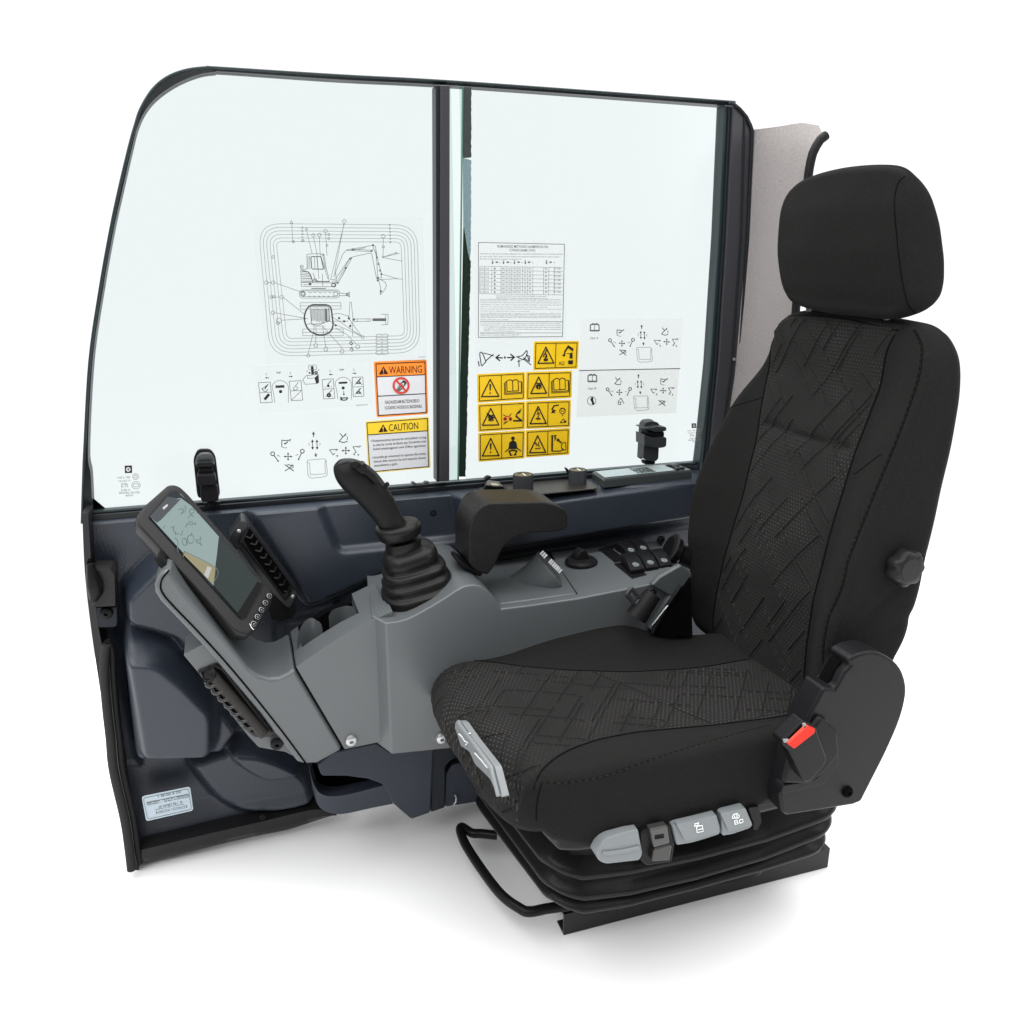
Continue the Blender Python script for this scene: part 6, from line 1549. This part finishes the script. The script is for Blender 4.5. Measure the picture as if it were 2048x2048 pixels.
# --- blade arrows
a = Art('blade_direction_label', 'clear film with bold bucket outlines and a double arrow, below the load table', 'sticker', 'K', YI)
a.slab([(122, 896), (585, 888), (580, 1128), (122, 1138)], CLEARF, r=4)
a.line([(147, 1058), (153, 1095)], 2.2); a.line(rp([(158, 990), (172, 982), (184, 1000), (208, 1060), (176, 1094), (170, 1088), (160, 1020)], 4), 2.0, None, True); a.line([(188, 990), (258, 1008), (270, 1002)], 1.8); a.line([(258, 1008), (208, 1052)], 2.0); a.line([(245, 1005), (270, 1016)], 1.4)
a.line([(290, 1026), (342, 1030)], 2.6); a.line([(316, 1005), (288, 1027), (320, 1052)], 2.8); a.poly([(352, 1026), (361, 1012), (370, 1026), (361, 1040)], INK); a.line([(380, 1027), (434, 1025)], 2.6); a.line([(406, 1000), (437, 1024), (408, 1050)], 2.8)
a.line([(452, 1022), (500, 1012), (535, 970), (542, 982), (530, 1020), (505, 1045), (460, 1022)], 2.0); a.line([(540, 1005), (558, 1060), (510, 1028)], 2.0); a.line([(515, 1042), (570, 1085)], 2.0); a.line([(472, 1045), (475, 1100)], 2.0); a.line([(462, 1058), (486, 1052)], 1.8); a.line([(545, 1010), (560, 1018), (556, 1052)], 1.8)
a.done()
# --- yellow pictogram stickers
def ysticker(corn, lab, left, right, split, tri):
    a = Art('hazard_sticker', lab, 'sticker', 'K', YI, 'yellow hazard stickers on the rear pane')
    C_ = [np.array(c, float) for c in corn]
    a.slab(corn, YEL, r=9)
    ins = 16 if corn[1][0] - corn[0][0] > 300 else 12
    cx_ = sum(C_) / 4
    q = [c + np.array([ins if c[0] < cx_[0] else -ins, ins if c[1] < cx_[1] else -ins]) for c in C_]
    a.line(q, 1.5, INK, True)
    T0 = q[0] * (1 - split) + q[1] * split; B0 = q[3] * (1 - split) + q[2] * split; a.line([T0, B0], 1.4, INK)
    # triangle
    tx, ty, tw, th = tri
    a.line([(tx, ty - th / 2), (tx + tw / 2, ty + th / 2), (tx - tw / 2, ty + th / 2 + 3)], 2.5, INK, True)
    left(a, tx, ty); right(a); a.done()
def excl(a, x, y): a.poly([(x - 8, y - 30), (x + 8, y - 30), (x + 4, y + 22), (x - 4, y + 22)], INK, 3); a.circ((x, y + 42), 7, fill=True, n=10)
def book(x, y):
    def f(a):
        a.line([(x - 62, y - 36), (x - 48, y - 36)], 1.4); a.line([(x - 62, y - 36), (x - 58, y + 52), (x + 70, y + 44), (x + 68, y - 42), (x + 50, y - 42)], 1.5); a.line([(x - 50, y - 44), (x - 46, y + 38), (x, y + 34), (x + 46, y + 32), (x + 42, y - 52)], 1.6)
        a.line(catmull([(x - 50, y - 44), (x - 25, y - 56), (x - 3, y - 44), (x, y + 30)], 4), 1.7); a.line(catmull([(x - 3, y - 44), (x + 18, y - 58), (x + 42, y - 52)], 4), 1.7); a.line([(x - 68, y - 30), (x - 66, y + 62), (x + 74, y + 54), (x + 74, y - 36)], 1.1)
    return f
def scrb(pts_list, w=2):
    def f(a, x, y):
        for L_ in pts_list: a.line([(x + p[0], y + p[1]) for p in L_], w, INK, lev=3)
    return f
hand = scrb([[(-18, -18), (0, -10), (20, -20)], [(-20, 0), (0, 2), (22, -4)], [(-22, 12), (-5, 30)], [(5, 8), (8, 32)], [(-8, -2), (-10, 20)], [(14, 6), (22, 24)]], 2.6)
spr = scrb([[(-25, -15), (0, -5), (25, -12)], [(-20, 5), (0, 0), (28, 8)], [(-10, 15), (-14, 30)], [(2, 10), (0, 34)], [(12, 12), (18, 32)], [(-30, -25), (-5, -10)]], 3)
fall = scrb([[(0, -45), (-4, -20), (8, 0), (-4, 20)], [(-18, 30), (0, 22), (18, 32), (-10, 36)], [(-12, -5), (12, -15)]], 1.8)
figs = scrb([[(-15, -10), (-5, 5), (-12, 15)], [(10, -18), (4, 0), (12, 20)], [(-20, 36), (14, 34), (25, 30)], [(0, 8), (14, 12)], [(-18, 0), (-22, -14)]], 1.6)
elec = scrb([[(5, -40), (-8, -10), (6, -5), (-6, 25), (10, 10)], [(-16, 36), (14, 30), (10, 44), (-14, 44)], [(-14, -4), (-20, 14)]], 2.4)
def r_boom(a):
    a.poly([(868, 926), (912, 955), (908, 978), (870, 948), (842, 990), (832, 984)], INK, 3); a.line([(828, 1012), (845, 992)], 3); a.circ((838, 1010), 8, fill=True, n=7); a.line([(862, 992), (880, 996)], 1.4)
    a.poly([(884, 990), (904, 985), (904, 1035), (880, 1030)], INK, 3); a.poly([(868, 1050), (908, 1048), (906, 1080), (870, 1078)], INK, 3)
    a.line([(796, 1084), (804, 1060), (812, 1084)], 1.2); a.line([(820, 1058), (820, 1084), (836, 1084), (836, 1058)], 1.2)
def r_cut(a):
    a.circ((362, 1520), 16, fill=True, m=REDI, n=12, lev=3); a.circ((404, 1520), 15, fill=True, m=REDI, n=12, lev=3); a.circ((362, 1518), 9, fill=True, lev=4); a.circ((404, 1520), 9, fill=True, lev=4)
    a.line([(348, 1485), (366, 1500)], 1.6); a.line([(410, 1478), (396, 1500)], 1.6); a.line([(372, 1498), (392, 1500)], 2.2, REDI, lev=4); a.line([(350, 1552), (385, 1540), (350, 1564)], 1.2)
    a.poly([(494, 1436), (482, 1470), (448, 1488), (455, 1470)], INK, 3); a.line([(430, 1535), (496, 1535), (450, 1498)], 3.2); a.line([(448, 1488), (460, 1500)], 2)
def r_rock(a):
    a.line([(792, 1408), (755, 1415), (742, 1440)], 2.6); a.poly([(732, 1472), (745, 1445), (768, 1470)], INK, 3); a.line([(735, 1440), (768, 1455)], 2)
    a.circ((824, 1455), 24, 1.3, n=9); a.circ((826, 1448), 14, 1.1, n=6); a.line([(806, 1550), (830, 1520), (852, 1545), (806, 1552)], 1.3); a.circ((846, 1542), 10, fill=True, n=9); a.line([(820, 1480), (828, 1495)], 1.2)
def r_man(a):
    a.circ((425, 1676), 15, fill=True, n=14, lev=3); a.poly([(425, 1690), (452, 1706), (462, 1760), (388, 1764), (396, 1708)], INK, 3); a.line([(364, 1784), (398, 1756)], 2); a.line([(488, 1778), (455, 1752)], 2)
    a.line([(410, 1812), (394, 1780), (425, 1772), (456, 1778), (440, 1810)], 3); a.line([(402, 1812), (418, 1812)], 2.2); a.line([(432, 1810), (450, 1810)], 2.2)
def r_wall(a):
    a.poly([(734, 1650), (748, 1649), (746, 1782), (733, 1783)], INK, 3); a.line([(746, 1780), (812, 1778), (830, 1760)], 2); a.line([(756, 1655), (772, 1652), (758, 1668), (770, 1675), (760, 1692)], 2)
    a.circ((788, 1690), 8, 2.4, n=8); a.line([(796, 1695), (808, 1712), (815, 1702)], 2.4); a.line(rp([(816, 1720), (840, 1708), (850, 1712), (852, 1768), (832, 1774), (816, 1752)], 6), 1.6, None, True)
ysticker([(594, 896), (958, 892), (948, 1118), (588, 1130)], 'yellow hazard sticker with an excavator boom, topmost of the yellow stickers', elec, r_boom, .49, (690, 1006, 128, 128))
ysticker([(138, 1160), (524, 1142), (524, 1368), (140, 1392)], 'yellow hazard sticker with an exclamation triangle and an open book', excl, book(424, 1262), .50, (242, 1270, 140, 136))
ysticker([(532, 1142), (903, 1132), (898, 1352), (528, 1370)], 'yellow hazard sticker with a crushed hand triangle and an open book', hand, book(802, 1250), .50, (632, 1248, 128, 130))
ysticker([(142, 1400), (525, 1380), (522, 1605), (146, 1626)], 'yellow hazard sticker with red marks and a cutting blade pictogram', spr, r_cut, .50, (246, 1502, 132, 132))
ysticker([(530, 1378), (893, 1366), (888, 1588), (528, 1602)], 'yellow hazard sticker with rock pictograms, right of the one with red marks', fall, r_rock, .49, (628, 1488, 130, 136))
ysticker([(146, 1634), (524, 1612), (520, 1838), (148, 1866)], 'yellow hazard sticker with an exclamation triangle and a seated figure wearing a belt', excl, r_man, .50, (246, 1746, 134, 138))
ysticker([(528, 1612), (886, 1592), (880, 1808), (528, 1832)], 'yellow hazard sticker with a wall pictogram, right of the seated figure one', figs, r_wall, .50, (624, 1722, 130, 134))
# --- two milky lever charts
def Tm(ax_, bx_, ay_, by_, kx, ky):
    return lambda p: (bx_ + (p[0] - ax_) * kx + 0, by_ + (p[1] - ay_) * ky - (p[0] - ax_) * kx * 0)
a = Art('lever_pattern_chart', 'pale film with lever pictograms and a book icon, above the black dividing line', 'sticker', 'K', YI)
a.slab([(970, 718), (1790, 714), (1770, 1110), (960, 1126)], film('upper_chart_film', (.985, .985, .98), .01, .2, white=.05, wcol=(.8, .8, .79)), r=3)
a.line([(958, 1131), (1770, 1115)], 1.9, INKL)
pattern(a, Tm(387, 1302, 1184, 912, .615, .615), .8, 0) if False else pattern(a, lambda p: (1302 + (p[0] - 387) * .615, 912 + (p[1] - 1184) * .64 + (p[0] - 387) * .045), .85, 0)
def icon_book(a, x, y, s=1):
    a.line(rp([(x - 34 * s, y - 20 * s), (x, y - 24 * s), (x + 34 * s, y - 20 * s), (x + 36 * s, y + 30 * s), (x - 36 * s, y + 30 * s)], 6), 2.2, INKL, True); a.line(catmull([(x - 30, y - 18), (x - 14, y - 30), (x, y - 18)], 3), 1.8, INKL); a.line(catmull([(x, y - 18), (x + 14, y - 30), (x + 30, y - 18)], 3), 1.8, INKL); a.line([(x, y - 16), (x, y + 24)], 1.2, INKL); a.poly([(x - 36, y + 22), (x + 36, y + 22), (x + 36, y + 30), (x - 36, y + 30)], INKL, 3)
icon_book(a, 1083, 782); a.text('User A', (1048, 878), (1112, 878), 18, INKL)
a.done()
a = Art('lever_pattern_chart', 'milky film with lever pictograms and a round hand icon, just above the rear latch', 'sticker', 'K', YI)
a.slab([(956, 1136), (1766, 1120), (1738, 1472), (936, 1506)], GREYF, r=3)
pattern(a, lambda p: (1281 + (p[0] - 387) * .60, 1306 + (p[1] - 1184) * .62 + (p[0] - 387) * .04), .85, 2)
icon_book(a, 1064, 1190); a.text('User B', (1028, 1284), (1094, 1282), 18, INKL)
a.circ((1058, 1375), 34, 1.2, INKL, 22); a.line([(1062, 1350), (1064, 1375), (1072, 1400)], 4.5, INK); a.line([(1050, 1362), (1058, 1376)], 2); a.circ((1066, 1355), 6, fill=True, n=8)
a.done()
# --- plate sticker low on the wall
a = Art('type_plate_sticker', 'pale silver rating plate sticker with upside down print, low on the navy wall', 'sticker', 'H', 1.4565)
a.slab([(346, 948), (580, 900), (596, 1016), (368, 1068)], mat('silver_label', (.42, .50, .56), .35, .4), r=14)
a.line(rp([(354, 956), (572, 910), (587, 1010), (375, 1058)], 12), 1, INKL, True)
def up(s, x0, y0, x1, y1, h): a.text(s, (x1, y1 - h), (x0, y0 - h), -h, INKL)
up('DG  B 1BD189  5', 422, 954, 534, 932, 13); up('FHESIER  LB16TH  ARBUEM', 372, 984, 572, 944, 9); up('GEOLEON HB BI  1 CRBGES', 372, 992, 575, 952, 6); up('B.  / RE ORGO 50', 428, 1004, 540, 980, 10); up('nouns n-er s-ment', 412, 1016, 550, 988, 6); up('B S S N S O 1  H S CHO B', 414, 1034, 564, 1002, 13)
a.line([(370, 978), (572, 936)], .9, INKL)
a.done()
# ================================================================ FLOOR, LIGHT, CAMERA
FL = mat('white_floor', (.93, .93, .93), .8, .1)
fo = [(5.5 * math.cos(2 * math.pi * i / 96) + .4, min(5.5 * math.sin(2 * math.pi * i / 96) + .2, 2.45), 0) for i in range(96)]
bm = bmesh.new(); bm.faces.new([bm.verts.new(p) for p in fo]); bmesh.ops.triangulate(bm, faces=bm.faces)
fl = bm_out('floor', bm, FL, None, wn=False)
tag(fl, 'seamless white studio floor under the seat and the cab wall', 'floor', kind='structure')
W = bpy.data.worlds.new('World'); SC.world = W; W.use_nodes = True
nt = W.node_tree; bg = nt.nodes['Background']
tc = nt.nodes.new('ShaderNodeTexCoord'); sx = nt.nodes.new('ShaderNodeSeparateXYZ'); nt.links.new(tc.outputs['Generated'], sx.inputs[0])
mr = nt.nodes.new('ShaderNodeMapRange'); mr.inputs['From Min'].default_value = -.45; mr.inputs['From Max'].default_value = .0
mr.inputs['To Min'].default_value = .22; mr.inputs['To Max'].default_value = 1.12; mr.interpolation_type = 'SMOOTHSTEP'
nt.links.new(sx.outputs[1], mr.inputs['Value']); nt.links.new(mr.outputs['Result'], bg.inputs['Strength'])
bg.inputs['Color'].default_value = (1, 1, 1, 1)
def area(name, loc, tgt, size, power, col=(1, 1, 1), sy=None):
    l = bpy.data.lights.new(name, 'AREA'); l.energy = power; l.size = size; l.color = col
    if sy: l.shape = 'RECTANGLE'; l.size_y = sy
    o = bpy.data.objects.new(name, l); COL.objects.link(o); o.location = loc
    o.rotation_euler = (Vector(tgt) - Vector(loc)).to_track_quat('-Z', 'Y').to_euler()
    return o
area('overhead_softbox', (.1, .7, 3.4), (.35, .9, 0), 5.5, 330)
area('front_fill', (-2.2, -.9, 2.6), (.3, 1.2, .5), 1.2, 30)  # unseen fill lamp added to lift the sides facing the camera
area('right_fill', (2.6, -.6, 1.8), (.7, 1.1, .7), 1.2, 18)  # second unseen fill, added on the right
cam = bpy.data.cameras.new('camera'); co = bpy.data.objects.new('camera', cam); COL.objects.link(co)
cam.sensor_width = 36; cam.lens = 36 * FPX / 2048; cam.clip_start = .02; cam.clip_end = 100
co.location = (0, 0, HC); co.rotation_euler = (math.pi / 2 - PIT, 0, -AZ)
SC.camera = co
SC.render.engine = 'CYCLES'
SC.cycles.transparent_max_bounces = 24
SC.view_settings.view_transform = 'Standard'; SC.view_settings.look = 'None'; SC.view_settings.exposure = 0; SC.view_settings.gamma = 1
